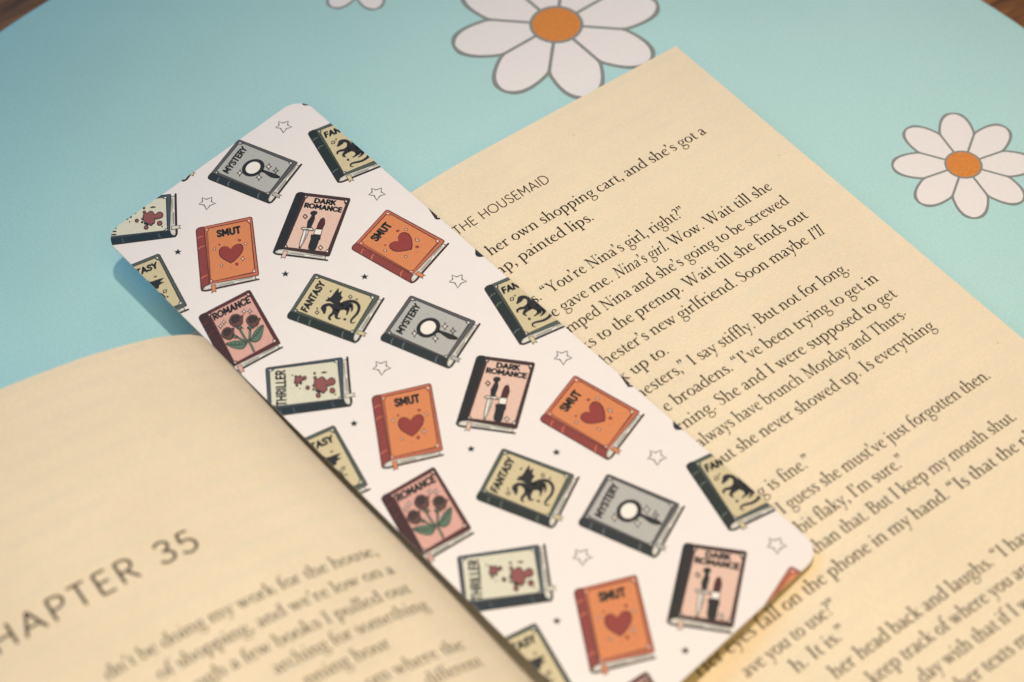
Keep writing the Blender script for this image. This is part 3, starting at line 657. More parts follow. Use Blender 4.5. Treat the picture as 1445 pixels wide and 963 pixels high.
ART = {"smut":[["page_edge","A","f",[[6.59,25.35],[7.26,25.1],[8.19,25.24],[15.85,29.66],[15.53,30.24],[8.75,26.88],[6.75,26.07]]],
["page_edge","N","s",[[6.29,25.42,0.446],[6.75,26.07,0.446],[8.66,27.0,0.464],[12.14,28.77,0.464],[15.8,30.66,0.429]]],
["page_edge","N","s",[[6.59,25.35,0.143],[7.34,25.12,0.143],[8.23,25.33,0.143]]],
["page_edge","G","s",[[6.99,25.6,0.125],[7.95,25.85,0.161],[9.08,26.43,0.143]]],
["page_edge","G","s",[[9.21,26.67,0.25],[12.17,28.18,0.286]]],
["page_edge","G","s",[[12.38,28.03,0.214],[14.72,29.26,0.268],[15.52,29.73,0.143]]],
["page_edge","G","s",[[9.63,26.53,0.071],[11.72,27.65,0.071]]],
["page_edge","W","s",[[7.08,25.62,0.161],[8.04,25.87,0.161]]],
["page_edge","W","s",[[11.83,28.21,0.286],[12.73,28.41,0.286]]],
["page_edge","W","s",[[15.1,29.72,0.25],[15.57,29.86,0.25]]],
["page_edge","N","s",[[15.77,29.59,0.161],[15.47,30.27,0.161]]],
["spine","S","f",[[14.1,12.92],[14.45,12.64],[14.96,12.62],[15.44,12.83],[15.91,13.11],[8.22,25.26],[7.46,25.11],[6.86,25.16],[6.32,25.61],[6.29,25.19]]],
["spine","B","s",[[13.05,14.67,0.196],[13.71,14.61,0.232],[14.38,14.87,0.214]]],
["spine","B","s",[[11.72,16.9,0.214],[12.43,16.78,0.25],[13.09,17.03,0.214]]],
["spine","B","s",[[7.73,23.13,0.214],[8.47,23.03,0.25],[9.17,23.26,0.214]]],
["spine","N","o",[[14.1,12.92],[14.45,12.64],[14.96,12.62],[15.44,12.83],[15.91,13.11],[8.22,25.26],[7.46,25.11],[6.86,25.16],[6.32,25.61],[6.29,25.19]],0.107],
["cover","C","f",[[15.87,13.11],[23.87,17.18],[24.08,17.35],[24.06,17.7],[16.56,29.67],[16.32,29.84],[8.19,25.3]]],
["cover","N","o",[[15.87,13.11],[23.87,17.18],[24.08,17.35],[24.06,17.7],[16.56,29.67],[16.32,29.84],[8.19,25.3]],0.107],
["cover","N","f",[[15.82,13.7],[23.62,17.71],[16.39,29.0],[8.55,24.96]]],
["cover","C","f",[[15.82,13.85],[23.46,17.78],[16.37,28.83],[8.7,24.92]]],
["cover","N","f",[[16.29,13.98],[23.01,17.52],[22.82,17.95],[22.95,18.56],[16.78,28.13],[16.44,28.16],[16.0,28.63],[9.15,25.22],[9.2,24.86],[8.99,24.5],[15.71,14.41],[15.99,14.43]]],
["cover","P","f",[[16.25,14.13],[22.89,17.56],[22.72,18.01],[22.85,18.59],[16.69,28.1],[16.36,28.09],[15.97,28.49],[9.23,25.16],[9.3,24.84],[9.12,24.47],[15.72,14.54],[16.01,14.54]]],
["cover","W","f",[[23.17,17.54],[23.43,17.73],[23.2,18.12],[23.08,17.94]]],
["cover","W","f",[[15.79,13.91],[16.02,14.03],[15.75,14.23],[15.59,14.21]]],
["cover","W","f",[[16.09,28.59],[16.31,28.39],[16.66,28.37],[16.38,28.81]]],
["cover","W","f",[[8.93,24.64],[9.02,24.85],[8.97,25.09],[8.72,24.94]]],
["ribbon","N","f",[[8.28,25.63],[9.05,26.14],[7.96,27.77],[7.84,27.31],[7.17,27.38]]],
["ribbon","P","f",[[8.3,25.8],[8.91,26.19],[8.0,27.52],[7.92,27.18],[7.41,27.26]]],
["title","T","t","SMUT",[16.18,17.1],[20.13,19.28],[0.93,-1.63],0.22],
["emblem","N","f",[[16.28,21.14],[16.33,20.63],[16.22,20.18],[15.88,19.74],[15.28,19.5],[14.59,19.74],[14.07,20.29],[13.75,20.99],[13.68,21.8],[13.92,22.97],[14.24,24.01],[15.18,24.01],[16.47,23.71],[17.51,23.28],[18.29,22.62],[18.58,21.95],[18.5,21.37],[18.07,20.98],[17.4,20.83],[16.78,20.92]]],
["emblem","R","f",[[16.26,21.17],[16.31,20.7],[16.21,20.28],[15.89,19.88],[15.34,19.66],[14.7,19.88],[14.22,20.38],[13.93,21.03],[13.86,21.78],[14.08,22.86],[14.38,23.83],[15.24,23.82],[16.44,23.55],[17.4,23.14],[18.12,22.54],[18.38,21.92],[18.31,21.39],[17.92,21.03],[17.3,20.89],[16.73,20.97]]],
["emblem","N","f",[[14.26,18.66],[14.24,19.23],[13.74,19.35],[13.76,18.78]]],
["emblem","W","f",[[14.13,18.83],[14.13,19.12],[13.87,19.18],[13.87,18.89]]],
["emblem","N","f",[[19.51,21.69],[19.5,22.26],[18.99,22.38],[19.01,21.81]]],
["emblem","W","f",[[19.38,21.86],[19.38,22.15],[19.12,22.21],[19.12,21.92]]],
["emblem","N","f",[[12.86,22.82],[12.85,23.38],[12.35,23.5],[12.36,22.93]]],
["emblem","W","f",[[12.73,22.98],[12.73,23.27],[12.47,23.33],[12.48,23.04]]],
["emblem","N","f",[[17.05,24.02],[16.83,24.56],[16.94,24.95],[16.57,24.9],[16.13,25.24],[16.35,24.7],[16.24,24.31],[16.61,24.35]]],
["emblem","W","f",[[16.82,24.32],[16.71,24.59],[16.77,24.79],[16.58,24.77],[16.36,24.93],[16.47,24.66],[16.42,24.47],[16.6,24.49]]],
["emblem","R","f",[[15.52,18.92],[15.41,19.0],[15.28,18.99],[15.18,18.9],[15.15,18.76],[15.2,18.62],[15.31,18.54],[15.44,18.55],[15.54,18.64],[15.57,18.79]]],
["emblem","R","f",[[19.14,20.74],[18.98,20.84],[18.79,20.81],[18.63,20.67],[18.58,20.46],[18.64,20.27],[18.8,20.17],[18.99,20.2],[19.14,20.34],[19.2,20.55]]],
["emblem","R","f",[[15.18,25.12],[14.99,25.28],[14.78,25.29],[14.63,25.15],[14.61,24.92],[14.71,24.69],[14.9,24.53],[15.11,24.52],[15.25,24.66],[15.28,24.89]]],
["emblem","R","f",[[13.57,25.05],[13.52,25.09],[13.47,25.09],[13.43,25.05],[13.42,24.99],[13.45,24.93],[13.5,24.89],[13.55,24.89],[13.59,24.92],[13.6,24.98]]]],"mystery":[["page_edge","A","f",[[29.05,70.53],[29.29,69.91],[30.05,69.33],[38.97,66.51],[39.24,67.08],[31.79,69.91],[29.75,70.85]]],
["page_edge","N","s",[[28.9,70.79,0.446],[29.75,70.85,0.446],[31.83,70.04,0.464],[35.69,68.61,0.464],[39.77,67.14,0.429]]],
["page_edge","N","s",[[29.05,70.53,0.143],[29.37,69.86,0.143],[30.15,69.36,0.143]]],
["page_edge","G","s",[[29.53,70.4,0.125],[30.39,69.87,0.161],[31.65,69.41,0.143]]],
["page_edge","G","s",[[31.94,69.46,0.25],[35.22,68.25,0.286]]],
["page_edge","G","s",[[35.25,68.01,0.214],[37.86,67.08,0.268],[38.81,66.79,0.143]]],
["page_edge","G","s",[[32.11,69.08,0.071],[34.48,68.26,0.071]]],
["page_edge","W","s",[[29.6,70.35,0.161],[30.47,69.82,0.161]]],
["page_edge","W","s",[[35.01,68.51,0.286],[35.8,67.99,0.286]]],
["page_edge","W","s",[[38.52,67.08,0.25],[38.95,66.83,0.25]]],
["page_edge","N","s",[[38.86,66.53,0.161],[39.22,67.14,0.161]]],
["spine","S","f",[[23.9,57.85],[23.91,57.43],[24.24,57.07],[24.74,56.84],[25.3,56.68],[30.09,69.33],[29.44,69.78],[29.07,70.24],[29.07,70.89],[28.71,70.65]]],
["spine","B","s",[[24.63,59.62,0.196],[25.03,59.13,0.232],[25.71,58.8,0.214]]],
["spine","B","s",[[25.55,61.89,0.214],[25.95,61.32,0.25],[26.61,61.0,0.214]]],
["spine","B","s",[[27.98,68.41,0.214],[28.41,67.83,0.25],[29.09,67.47,0.214]]],
["spine","N","o",[[23.9,57.85],[23.91,57.43],[24.24,57.07],[24.74,56.84],[25.3,56.68],[30.09,69.33],[29.44,69.78],[29.07,70.24],[29.07,70.89],[28.71,70.65]],0.107],
["cover","C","f",[[25.27,56.7],[34.14,53.44],[34.43,53.38],[34.7,53.6],[39.47,66.02],[39.45,66.28],[30.1,69.37]]],
["cover","N","o",[[25.27,56.7],[34.14,53.44],[34.43,53.38],[34.7,53.6],[39.47,66.02],[39.45,66.28],[30.1,69.37]],0.107],
["cover","N","f",[[25.72,57.09],[34.41,53.93],[38.8,65.73],[30.06,68.91]]],
["cover","C","f",[[25.85,57.18],[34.35,54.08],[38.65,65.65],[30.14,68.79]]],
["cover","N","f",[[26.28,56.92],[33.83,54.24],[34.05,54.64],[34.65,54.9],[38.34,64.94],[38.14,65.21],[38.22,65.8],[30.69,68.64],[30.43,68.39],[29.98,68.33],[26.23,57.59],[26.44,57.4]]],
["cover","P","f",[[26.37,57.03],[33.78,54.35],[34.04,54.74],[34.6,54.99],[38.26,64.99],[38.03,65.22],[38.09,65.73],[30.7,68.54],[30.48,68.31],[30.05,68.22],[26.35,57.66],[26.55,57.45]]],
["cover","W","f",[[33.95,54.15],[34.29,54.07],[34.46,54.46],[34.23,54.45]]],
["cover","W","f",[[25.88,57.23],[26.14,57.14],[26.12,57.46],[25.99,57.55]]],
["cover","W","f",[[38.25,65.71],[38.24,65.44],[38.46,65.17],[38.64,65.63]]],
["cover","W","f",[[30.06,68.46],[30.3,68.51],[30.46,68.69],[30.17,68.78]]],
["ribbon","N","f",[[30.44,69.51],[31.39,69.26],[31.99,70.99],[31.53,70.81],[31.13,71.33]]],
["ribbon","P","f",[[30.59,69.59],[31.33,69.39],[31.81,70.81],[31.48,70.67],[31.19,71.08]]],
["title","T","t","MYSTERY",[27.48,59.29],[34.32,56.63],[-0.35,-1.47],0.2],
["emblem","T","f",[[33.97,62.68],[33.66,62.94],[33.31,63.16],[32.92,63.33],[32.51,63.43],[32.09,63.47],[31.67,63.45],[31.27,63.37],[30.89,63.22],[30.55,63.02],[30.26,62.76],[30.02,62.47],[29.85,62.14],[29.75,61.78],[29.72,61.42],[29.77,61.05],[29.88,60.69],[30.07,60.35],[30.32,60.04],[30.62,59.77],[30.97,59.54],[31.36,59.38],[31.77,59.27],[32.2,59.22],[32.62,59.24],[33.03,59.33],[33.41,59.48],[33.75,59.68],[34.04,59.94],[34.28,60.24],[34.45,60.57],[34.55,60.93],[34.58,61.29],[34.53,61.67],[34.41,62.03],[34.22,62.37]]],
["emblem","W","f",[[33.31,62.16],[33.1,62.34],[32.87,62.49],[32.61,62.6],[32.34,62.67],[32.06,62.71],[31.78,62.7],[31.52,62.65],[31.27,62.56],[31.05,62.43],[30.86,62.26],[30.71,62.07],[30.61,61.86],[30.55,61.63],[30.53,61.38],[30.57,61.14],[30.65,60.9],[30.78,60.68],[30.95,60.47],[31.16,60.29],[31.39,60.14],[31.65,60.02],[31.93,59.95],[32.21,59.92],[32.48,59.92],[32.75,59.97],[33.0,60.07],[33.22,60.2],[33.41,60.36],[33.56,60.55],[33.66,60.77],[33.72,61.0],[33.74,61.24],[33.7,61.49],[33.61,61.73],[33.48,61.95]]],
["emblem","T","s",[[32.94,63.11,0.731],[33.25,63.85,0.692],[33.46,64.56,0.962],[33.72,65.49,1.192],[34.09,66.28,1.038],[34.33,66.74,0.692]]],
["emblem","N","f",[[30.08,59.79],[29.74,60.56],[29.89,61.12],[29.34,61.03],[28.66,61.48],[29.0,60.72],[28.84,60.16],[29.4,60.25]]],
["emblem","W","f",[[29.72,60.21],[29.55,60.6],[29.63,60.88],[29.35,60.83],[29.01,61.06],[29.18,60.68],[29.11,60.4],[29.38,60.44]]],
["emblem","N","f",[[35.33,62.38],[34.97,63.15],[35.13,63.71],[34.57,63.62],[33.88,64.07],[34.23,63.31],[34.08,62.74],[34.64,62.84]]],
["emblem","W","f",[[34.96,62.8],[34.79,63.19],[34.86,63.47],[34.58,63.42],[34.24,63.65],[34.42,63.27],[34.34,62.99],[34.62,63.03]]],
["emblem","N","f",[[32.18,63.32],[31.83,64.08],[31.99,64.64],[31.43,64.55],[30.75,65.0],[31.1,64.24],[30.94,63.68],[31.5,63.77]]],
["emblem","W","f",[[31.82,63.74],[31.65,64.12],[31.73,64.4],[31.45,64.35],[31.11,64.58],[31.28,64.2],[31.2,63.92],[31.48,63.96]]],
["emblem","N","f",[[35.71,64.21],[35.35,64.97],[35.51,65.54],[34.95,65.44],[34.26,65.89],[34.61,65.14],[34.46,64.57],[35.02,64.67]]],
["emblem","P","f",[[35.34,64.63],[35.17,65.01],[35.24,65.3],[34.96,65.25],[34.62,65.47],[34.8,65.1],[34.72,64.81],[35.0,64.86]]],
["emblem","G","f",[[34.17,58.97],[34.11,59.01],[34.05,59.01],[34.01,58.97],[34.01,58.91],[34.04,58.85],[34.09,58.81],[34.15,58.81],[34.19,58.85],[34.2,58.91]]],
["emblem","G","f",[[29.48,62.63],[29.44,62.66],[29.39,62.66],[29.36,62.63],[29.35,62.58],[29.37,62.53],[29.42,62.5],[29.46,62.5],[29.5,62.53],[29.5,62.58]]],
["emblem","G","f",[[30.56,66.31],[30.51,66.35],[30.45,66.35],[30.41,66.31],[30.4,66.25],[30.43,66.19],[30.49,66.15],[30.54,66.15],[30.58,66.19],[30.59,66.25]]],
["emblem","G","f",[[35.18,61.7],[35.14,61.73],[35.09,61.73],[35.06,61.7],[35.05,61.65],[35.08,61.6],[35.12,61.57],[35.17,61.57],[35.2,61.6],[35.21,61.65]]]],"fantasy":[["page_edge","A","f",[[20.03,54.41],[20.24,53.77],[20.96,53.14],[29.58,49.79],[29.87,50.34],[22.7,53.62],[20.74,54.68]]],
["page_edge","N","s",[[19.9,54.67,0.446],[20.74,54.68,0.446],[22.75,53.75,0.464],[26.47,52.09,0.464],[30.4,50.37,0.429]]],
["page_edge","N","s",[[20.03,54.41,0.143],[20.32,53.72,0.143],[21.06,53.17,0.143]]],
["page_edge","G","s",[[20.5,54.25,0.125],[21.32,53.66,0.161],[22.54,53.13,0.143]]],
["page_edge","G","s",[[22.83,53.15,0.25],[25.98,51.75,0.286]]],
["page_edge","G","s",[[26.0,51.51,0.214],[28.52,50.42,0.268],[29.43,50.08,0.143]]],
["page_edge","G","s",[[22.97,52.77,0.071],[25.26,51.8,0.071]]],
["page_edge","W","s",[[20.57,54.19,0.161],[21.4,53.61,0.161]]],
["page_edge","W","s",[[25.8,52.03,0.286],[26.54,51.46,0.286]]],
["page_edge","W","s",[[29.16,50.39,0.25],[29.58,50.12,0.25]]],
["page_edge","N","s",[[29.48,49.81,0.161],[29.86,50.41,0.161]]],
["spine","S","f",[[14.29,42.02],[14.28,41.6],[14.58,41.22],[15.06,40.96],[15.61,40.76],[20.99,53.14],[20.38,53.63],[20.04,54.11],[20.08,54.76],[19.71,54.54]]],
["spine","B","s",[[15.1,43.75,0.196],[15.47,43.23,0.232],[16.12,42.87,0.214]]],
["spine","B","s",[[16.13,45.97,0.214],[16.49,45.37,0.25],[17.13,45.01,0.214]]],
["spine","B","s",[[18.87,52.35,0.214],[19.26,51.74,0.25],[19.91,51.34,0.214]]],
["spine","N","o",[[14.29,42.02],[14.28,41.6],[14.58,41.22],[15.06,40.96],[15.61,40.76],[20.99,53.14],[20.38,53.63],[20.04,54.11],[20.08,54.76],[19.71,54.54]],0.107],
["cover","C","f",[[15.58,40.79],[24.12,37.0],[24.4,36.92],[24.68,37.13],[30.04,49.27],[30.04,49.53],[21.01,53.18]]],
["cover","N","o",[[15.58,40.79],[24.12,37.0],[24.4,36.92],[24.68,37.13],[30.04,49.27],[30.04,49.53],[21.01,53.18]],0.107],
["cover","N","f",[[16.04,41.15],[24.41,37.47],[29.37,49.02],[20.95,52.72]]],
["cover","C","f",[[16.17,41.23],[24.37,37.63],[29.21,48.95],[21.01,52.59]]],
["cover","N","f",[[16.58,40.95],[23.86,37.82],[24.1,38.2],[24.71,38.43],[28.88,48.26],[28.69,48.54],[28.8,49.12],[21.55,52.42],[21.28,52.18],[20.84,52.14],[16.57,41.62],[16.76,41.42]]],
["cover","P","f",[[16.68,41.06],[23.82,37.93],[24.09,38.31],[24.66,38.52],[28.8,48.31],[28.58,48.55],[28.67,49.06],[21.55,52.32],[21.33,52.1],[20.89,52.03],[16.68,41.68],[16.87,41.46]]],
["cover","W","f",[[23.98,37.72],[24.31,37.62],[24.49,38.01],[24.26,38.0]]],
["cover","W","f",[[16.2,41.29],[16.45,41.18],[16.45,41.49],[16.33,41.6]]],
["cover","W","f",[[28.83,49.04],[28.8,48.76],[29.01,48.48],[29.21,48.93]]],
["cover","W","f",[[20.92,52.27],[21.16,52.31],[21.33,52.48],[21.05,52.59]]],
["ribbon","N","f",[[21.35,53.3],[22.27,52.99],[22.96,54.69],[22.49,54.53],[22.12,55.07]]],
["ribbon","P","f",[[21.5,53.37],[22.22,53.12],[22.77,54.52],[22.43,54.4],[22.17,54.83]]],
["title","T","t","FANTASY",[17.63,43.23],[24.46,40.24],[-0.43,-1.49],0.21],
["emblem","T","f",[[25.75,42.63],[24.81,42.85],[23.73,43.25],[23.05,43.4],[22.81,42.96],[22.55,43.34],[22.03,43.23],[22.02,43.65],[22.52,44.18],[22.62,45.01],[22.46,45.79],[22.72,46.33],[23.3,46.1],[23.99,45.29],[24.85,45.03],[24.93,44.29],[25.84,43.64],[25.01,43.56]]],
["emblem","T","s",[[24.38,47.56,1.5],[23.97,46.93,1.769],[23.19,46.46,1.615],[22.45,46.09,1.423],[22.2,45.54,1.038],[22.12,44.92,0.808],[21.72,44.4,0.731],[21.05,44.24,0.885],[20.52,44.46,0.962]]],
["emblem","T","f",[[20.12,44.19],[20.65,43.87],[21.18,44.36],[21.02,44.92],[20.51,45.37],[20.0,45.73],[19.7,45.54],[19.94,45.0]]],
["emblem","T","s",[[23.4,46.19,1.154],[24.49,46.27,0.846],[25.34,46.66,0.731],[25.89,47.41,0.692],[25.87,48.38,0.615],[25.42,49.13,0.577],[24.45,49.76,0.538],[23.45,50.0,0.5],[22.74,50.17,0.423],[22.35,50.51,0.346],[22.4,50.92,0.288],[22.88,51.12,0.154]]],
["emblem","T","s",[[22.05,46.02,0.808],[21.21,46.63,0.654],[20.44,46.74,0.577],[19.88,47.08,0.462],[19.86,47.52,0.346]]],
["emblem","T","s",[[22.37,46.62,0.962],[21.35,47.37,0.731],[21.0,48.05,0.5],[21.39,48.47,0.269]]],
["emblem","T","s",[[23.78,47.31,1.154],[23.65,47.95,0.654],[23.24,48.35,0.385],[22.85,48.66,0.269]]],
["emblem","T","s",[[24.8,47.33,0.962],[24.44,48.23,0.5],[23.94,48.68,0.269]]],
["emblem","P","s",[[24.27,47.76,0.115],[24.16,48.27,0.115],[23.86,48.55,0.096]]],
["emblem","T","f",[[21.62,48.99],[22.09,48.97],[22.15,49.53],[21.67,49.49]]],
["emblem","T","f",[[23.84,42.17],[24.37,42.04],[24.3,42.41],[23.83,42.48]]],
["emblem","N","f",[[19.44,44.01],[19.42,44.82],[18.68,44.97],[18.7,44.16]]],
["emblem","P","f",[[19.25,44.24],[19.24,44.66],[18.86,44.74],[18.87,44.32]]],
["emblem","T","f",[[19.77,43.86],[19.67,43.93],[19.56,43.93],[19.49,43.86],[19.48,43.75],[19.53,43.64],[19.63,43.56],[19.73,43.56],[19.8,43.63],[19.82,43.74]]],
["emblem","N","f",[[26.37,45.39],[26.34,46.15],[25.64,46.29],[25.66,45.53]]],
["emblem","P","f",[[26.19,45.61],[26.18,46.0],[25.82,46.07],[25.83,45.68]]],
["emblem","T","f",[[26.67,47.26],[26.56,47.34],[26.44,47.34],[26.36,47.27],[26.34,47.14],[26.4,47.01],[26.51,46.93],[26.63,46.93],[26.71,47.0],[26.73,47.13]]]],"dark":[["page_edge","A","f",[[22.29,27.38],[22.98,27.41],[23.76,27.9],[28.76,34.98],[28.23,35.4],[23.58,29.64],[22.13,28.11]]],
["page_edge","N","s",[[21.99,27.33,0.446],[22.13,28.11,0.446],[23.45,29.72,0.464],[25.82,32.71,0.464],[28.3,35.89,0.429]]],
["page_edge","N","s",[[22.29,27.38,0.143],[23.05,27.46,0.143],[23.76,28.0,0.143]]],
["page_edge","G","s",[[22.54,27.77,0.125],[23.29,28.37,0.161],[24.06,29.35,0.143]]],
["page_edge","G","s",[[24.08,29.63,0.25],[26.09,32.18,0.286]]],
["page_edge","G","s",[[26.34,32.12,0.214],[27.92,34.17,0.268],[28.43,34.92,0.143]]],
["page_edge","G","s",[[24.51,29.66,0.071],[25.91,31.52,0.071]]],
["page_edge","W","s",[[22.61,27.82,0.161],[23.36,28.43,0.161]]],
["page_edge","W","s",[[25.77,32.08,0.286],[26.49,32.61,0.286]]],
["page_edge","W","s",[[28.06,34.75,0.25],[28.42,35.06,0.25]]],
["page_edge","N","s",[[28.72,34.89,0.161],[28.17,35.4,0.161]]],
["spine","S","f",[[34.14,18.77],[34.57,18.65],[35.03,18.83],[35.38,19.21],[35.68,19.66],[23.77,27.93],[23.16,27.49],[22.6,27.31],[21.93,27.52],[22.09,27.12]]],
["spine","B","s",[[32.49,19.99,0.196],[33.09,20.19,0.232],[33.59,20.69,0.214]]],
["spine","B","s",[[30.37,21.53,0.214],[31.05,21.71,0.25],[31.54,22.2,0.214]]],
["spine","B","s",[[24.22,25.76,0.214],[24.93,25.96,0.25],[25.45,26.45,0.214]]],
["spine","N","o",[[34.14,18.77],[34.57,18.65],[35.03,18.83],[35.38,19.21],[35.68,19.66],[23.77,27.93],[23.16,27.49],[22.6,27.31],[21.93,27.52],[22.09,27.12]],0.107],
["cover","C","f",[[35.65,19.64],[41.09,26.53],[41.21,26.77],[41.05,27.08],[29.38,35.27],[29.11,35.33],[23.74,27.95]]],
["cover","N","o",[[35.65,19.64],[41.09,26.53],[41.21,26.77],[41.05,27.08],[29.38,35.27],[29.11,35.33],[23.74,27.95]],0.107],
["cover","N","f",[[35.36,20.16],[40.65,26.92],[29.52,34.58],[24.19,27.78]]],
["cover","C","f",[[35.29,20.3],[40.48,26.92],[29.57,34.42],[24.34,27.8]]],
["cover","N","f",[[35.66,20.61],[40.19,26.5],[39.83,26.83],[39.7,27.45],[30.23,33.92],[29.9,33.82],[29.32,34.08],[24.62,28.25],[24.82,27.94],[24.78,27.52],[34.96,20.77],[35.2,20.9]]],
["cover","P","f",[[35.56,20.73],[40.06,26.5],[39.72,26.85],[39.6,27.43],[30.16,33.87],[29.87,33.73],[29.35,33.95],[24.72,28.23],[24.92,27.96],[24.91,27.55],[34.91,20.9],[35.18,21.02]]],
["cover","W","f",[[40.32,26.59],[40.48,26.86],[40.11,27.14],[40.07,26.93]]],
["cover","W","f",[[35.24,20.35],[35.4,20.55],[35.07,20.63],[34.94,20.55]]],
["cover","W","f",[[29.41,34.09],[29.69,33.98],[30.02,34.1],[29.59,34.4]]],
["cover","W","f",[[24.66,27.63],[24.67,27.86],[24.52,28.06],[24.36,27.83]]],
["ribbon","N","f",[[23.67,28.3],[24.15,29.07],[22.51,30.16],[22.59,29.69],[21.96,29.49]]],
["ribbon","P","f",[[23.62,28.46],[24.01,29.06],[22.65,29.94],[22.71,29.6],[22.22,29.47]]],
["title","T","t","DARK",[35.34,22.87],[37.99,26.22],[0.98,-0.84],0.22],
["title","T","t","ROMANCE",[33.19,22.45],[37.74,28.45],[0.99,-0.83],0.22],
["emblem","T","f",[[33.17,24.42],[33.68,24.23],[34.2,24.47],[34.47,25.03],[34.18,25.49],[33.52,25.54],[32.98,26.23],[32.16,26.79],[31.46,27.19],[31.07,27.56],[30.39,26.86],[30.93,26.31],[31.46,25.75],[32.15,25.47],[33.0,25.12]]],
["emblem","N","f",[[29.28,26.3],[29.94,26.18],[30.47,26.94],[31.26,27.6],[31.05,28.45],[30.56,28.27],[30.25,27.52],[29.65,27.09],[29.42,26.62]]],
["emblem","W","f",[[29.53,26.4],[29.87,26.45],[30.36,27.09],[31.04,27.66],[30.94,28.15],[30.7,28.0],[30.4,27.33],[29.81,26.88]]],
["emblem","N","f",[[29.57,26.89],[30.33,27.72],[29.29,28.56],[27.61,29.51],[26.22,30.15],[26.15,29.77],[27.22,28.75],[28.75,27.57]]],
["emblem","W","f",[[29.62,27.07],[30.18,27.68],[29.24,28.42],[27.59,29.36],[26.49,29.86],[26.5,29.64],[27.35,28.88],[28.83,27.71]]],
["emblem","N","s",[[29.89,27.38,0.096],[28.46,28.6,0.096],[26.59,29.73,0.077]]],
["emblem","G","s",[[30.0,27.61,0.154],[28.96,28.42,0.173],[27.45,29.29,0.115]]],
["emblem","N","f",[[34.43,27.04],[34.39,27.6],[33.65,28.56],[32.45,29.29],[31.49,28.4],[32.64,27.56],[33.7,26.99]]],
["emblem","M","f",[[34.27,27.23],[34.2,27.59],[33.57,28.36],[32.49,29.06],[31.72,28.42],[32.74,27.72],[33.72,27.21]]],
["emblem","N","f",[[31.45,28.17],[32.45,29.29],[31.25,30.33],[30.28,29.11]]],
["emblem","W","f",[[31.45,28.4],[32.25,29.3],[31.28,30.1],[30.49,29.11]]],
["emblem","T","f",[[30.01,28.79],[31.22,30.3],[30.63,30.93],[30.14,31.07],[28.52,32.28],[27.94,32.39],[27.43,31.85],[27.39,31.11],[27.85,30.63],[29.21,29.62],[29.63,29.1]]],
["emblem","N","f",[[32.38,23.91],[32.34,24.85],[31.5,25.03],[31.54,24.1]]],
["emblem","P","f",[[32.16,24.19],[32.14,24.66],[31.71,24.76],[31.73,24.28]]],
["emblem","N","f",[[29.7,32.1],[29.66,33.01],[28.84,33.19],[28.87,32.28]]],
["emblem","W","f",[[29.49,32.37],[29.47,32.84],[29.05,32.93],[29.06,32.46]]]],"romance":[["page_edge","A","f",[[-1.28,44.43],[-0.73,43.99],[0.21,43.82],[8.97,45.46],[8.85,46.1],[1.28,45.15],[-0.9,45.04]]],
["page_edge","N","s",[[-1.54,44.59,0.446],[-0.9,45.04,0.446],[1.23,45.29,0.464],[5.14,45.81,0.464],[9.25,46.4,0.429]]],
["page_edge","N","s",[[-1.28,44.43,0.143],[-0.64,43.98,0.143],[0.28,43.89,0.143]]],
["page_edge","G","s",[[-0.82,44.53,0.125],[0.18,44.46,0.161],[1.45,44.64,0.143]]],
["page_edge","G","s",[[1.66,44.81,0.25],[4.97,45.27,0.286]]],
["page_edge","G","s",[[5.13,45.06,0.214],[7.76,45.45,0.268],[8.67,45.64,0.143]]],
["page_edge","G","s",[[2.01,44.56,0.071],[4.37,44.92,0.071]]],
["page_edge","W","s",[[-0.73,44.53,0.161],[0.27,44.45,0.161]]],
["page_edge","W","s",[[4.65,45.41,0.286],[5.58,45.3,0.286]]],
["page_edge","W","s",[[8.27,45.76,0.25],[8.76,45.74,0.25]]],
["page_edge","N","s",[[8.87,45.42,0.161],[8.8,46.14,0.161]]],
["spine","S","f",[[1.84,30.63],[2.08,30.26],[2.56,30.08],[3.09,30.12],[3.63,30.23],[0.24,43.83],[-0.53,43.93],[-1.09,44.17],[-1.46,44.76],[-1.62,44.38]]],
["spine","B","s",[[1.41,32.56,0.196],[2.01,32.3,0.232],[2.74,32.33,0.214]]],
["spine","B","s",[[0.86,35.04,0.214],[1.5,34.71,0.25],[2.21,34.73,0.214]]],
["spine","B","s",[[-0.92,42.02,0.214],[-0.24,41.7,0.25],[0.5,41.7,0.214]]],
["spine","N","o",[[1.84,30.63],[2.08,30.26],[2.56,30.08],[3.09,30.12],[3.63,30.23],[0.24,43.83],[-0.53,43.93],[-1.09,44.17],[-1.46,44.76],[-1.62,44.38]],0.107],
["cover","C","f",[[3.59,30.24],[12.56,31.46],[12.82,31.55],[12.91,31.87],[9.65,45.25],[9.48,45.48],[0.23,43.87]]],
["cover","N","o",[[3.59,30.24],[12.56,31.46],[12.82,31.55],[12.91,31.87],[9.65,45.25],[9.48,45.48],[0.23,43.87]],0.107],
["cover","N","f",[[3.74,30.8],[12.49,32.03],[9.27,44.68],[0.46,43.45]]],
["cover","C","f",[[3.78,30.93],[12.36,32.14],[9.2,44.54],[0.59,43.37]]],
["cover","N","f",[[4.28,30.91],[11.85,32.04],[11.8,32.49],[12.13,33.01],[9.36,43.76],[9.04,43.9],[8.77,44.47],[1.12,43.5],[1.05,43.16],[0.73,42.88],[3.85,31.49],[4.13,31.41]]],
["cover","P","f",[[4.29,31.05],[11.75,32.11],[11.73,32.58],[12.04,33.07],[9.27,43.77],[8.95,43.86],[8.71,44.35],[1.18,43.41],[1.14,43.1],[0.84,42.82],[3.91,31.6],[4.19,31.51]]],
["cover","W","f",[[12.0,32.01],[12.32,32.1],[12.23,32.53],[12.05,32.41]]],
["cover","W","f",[[3.78,31.0],[4.04,31.04],[3.84,31.31],[3.68,31.34]]],
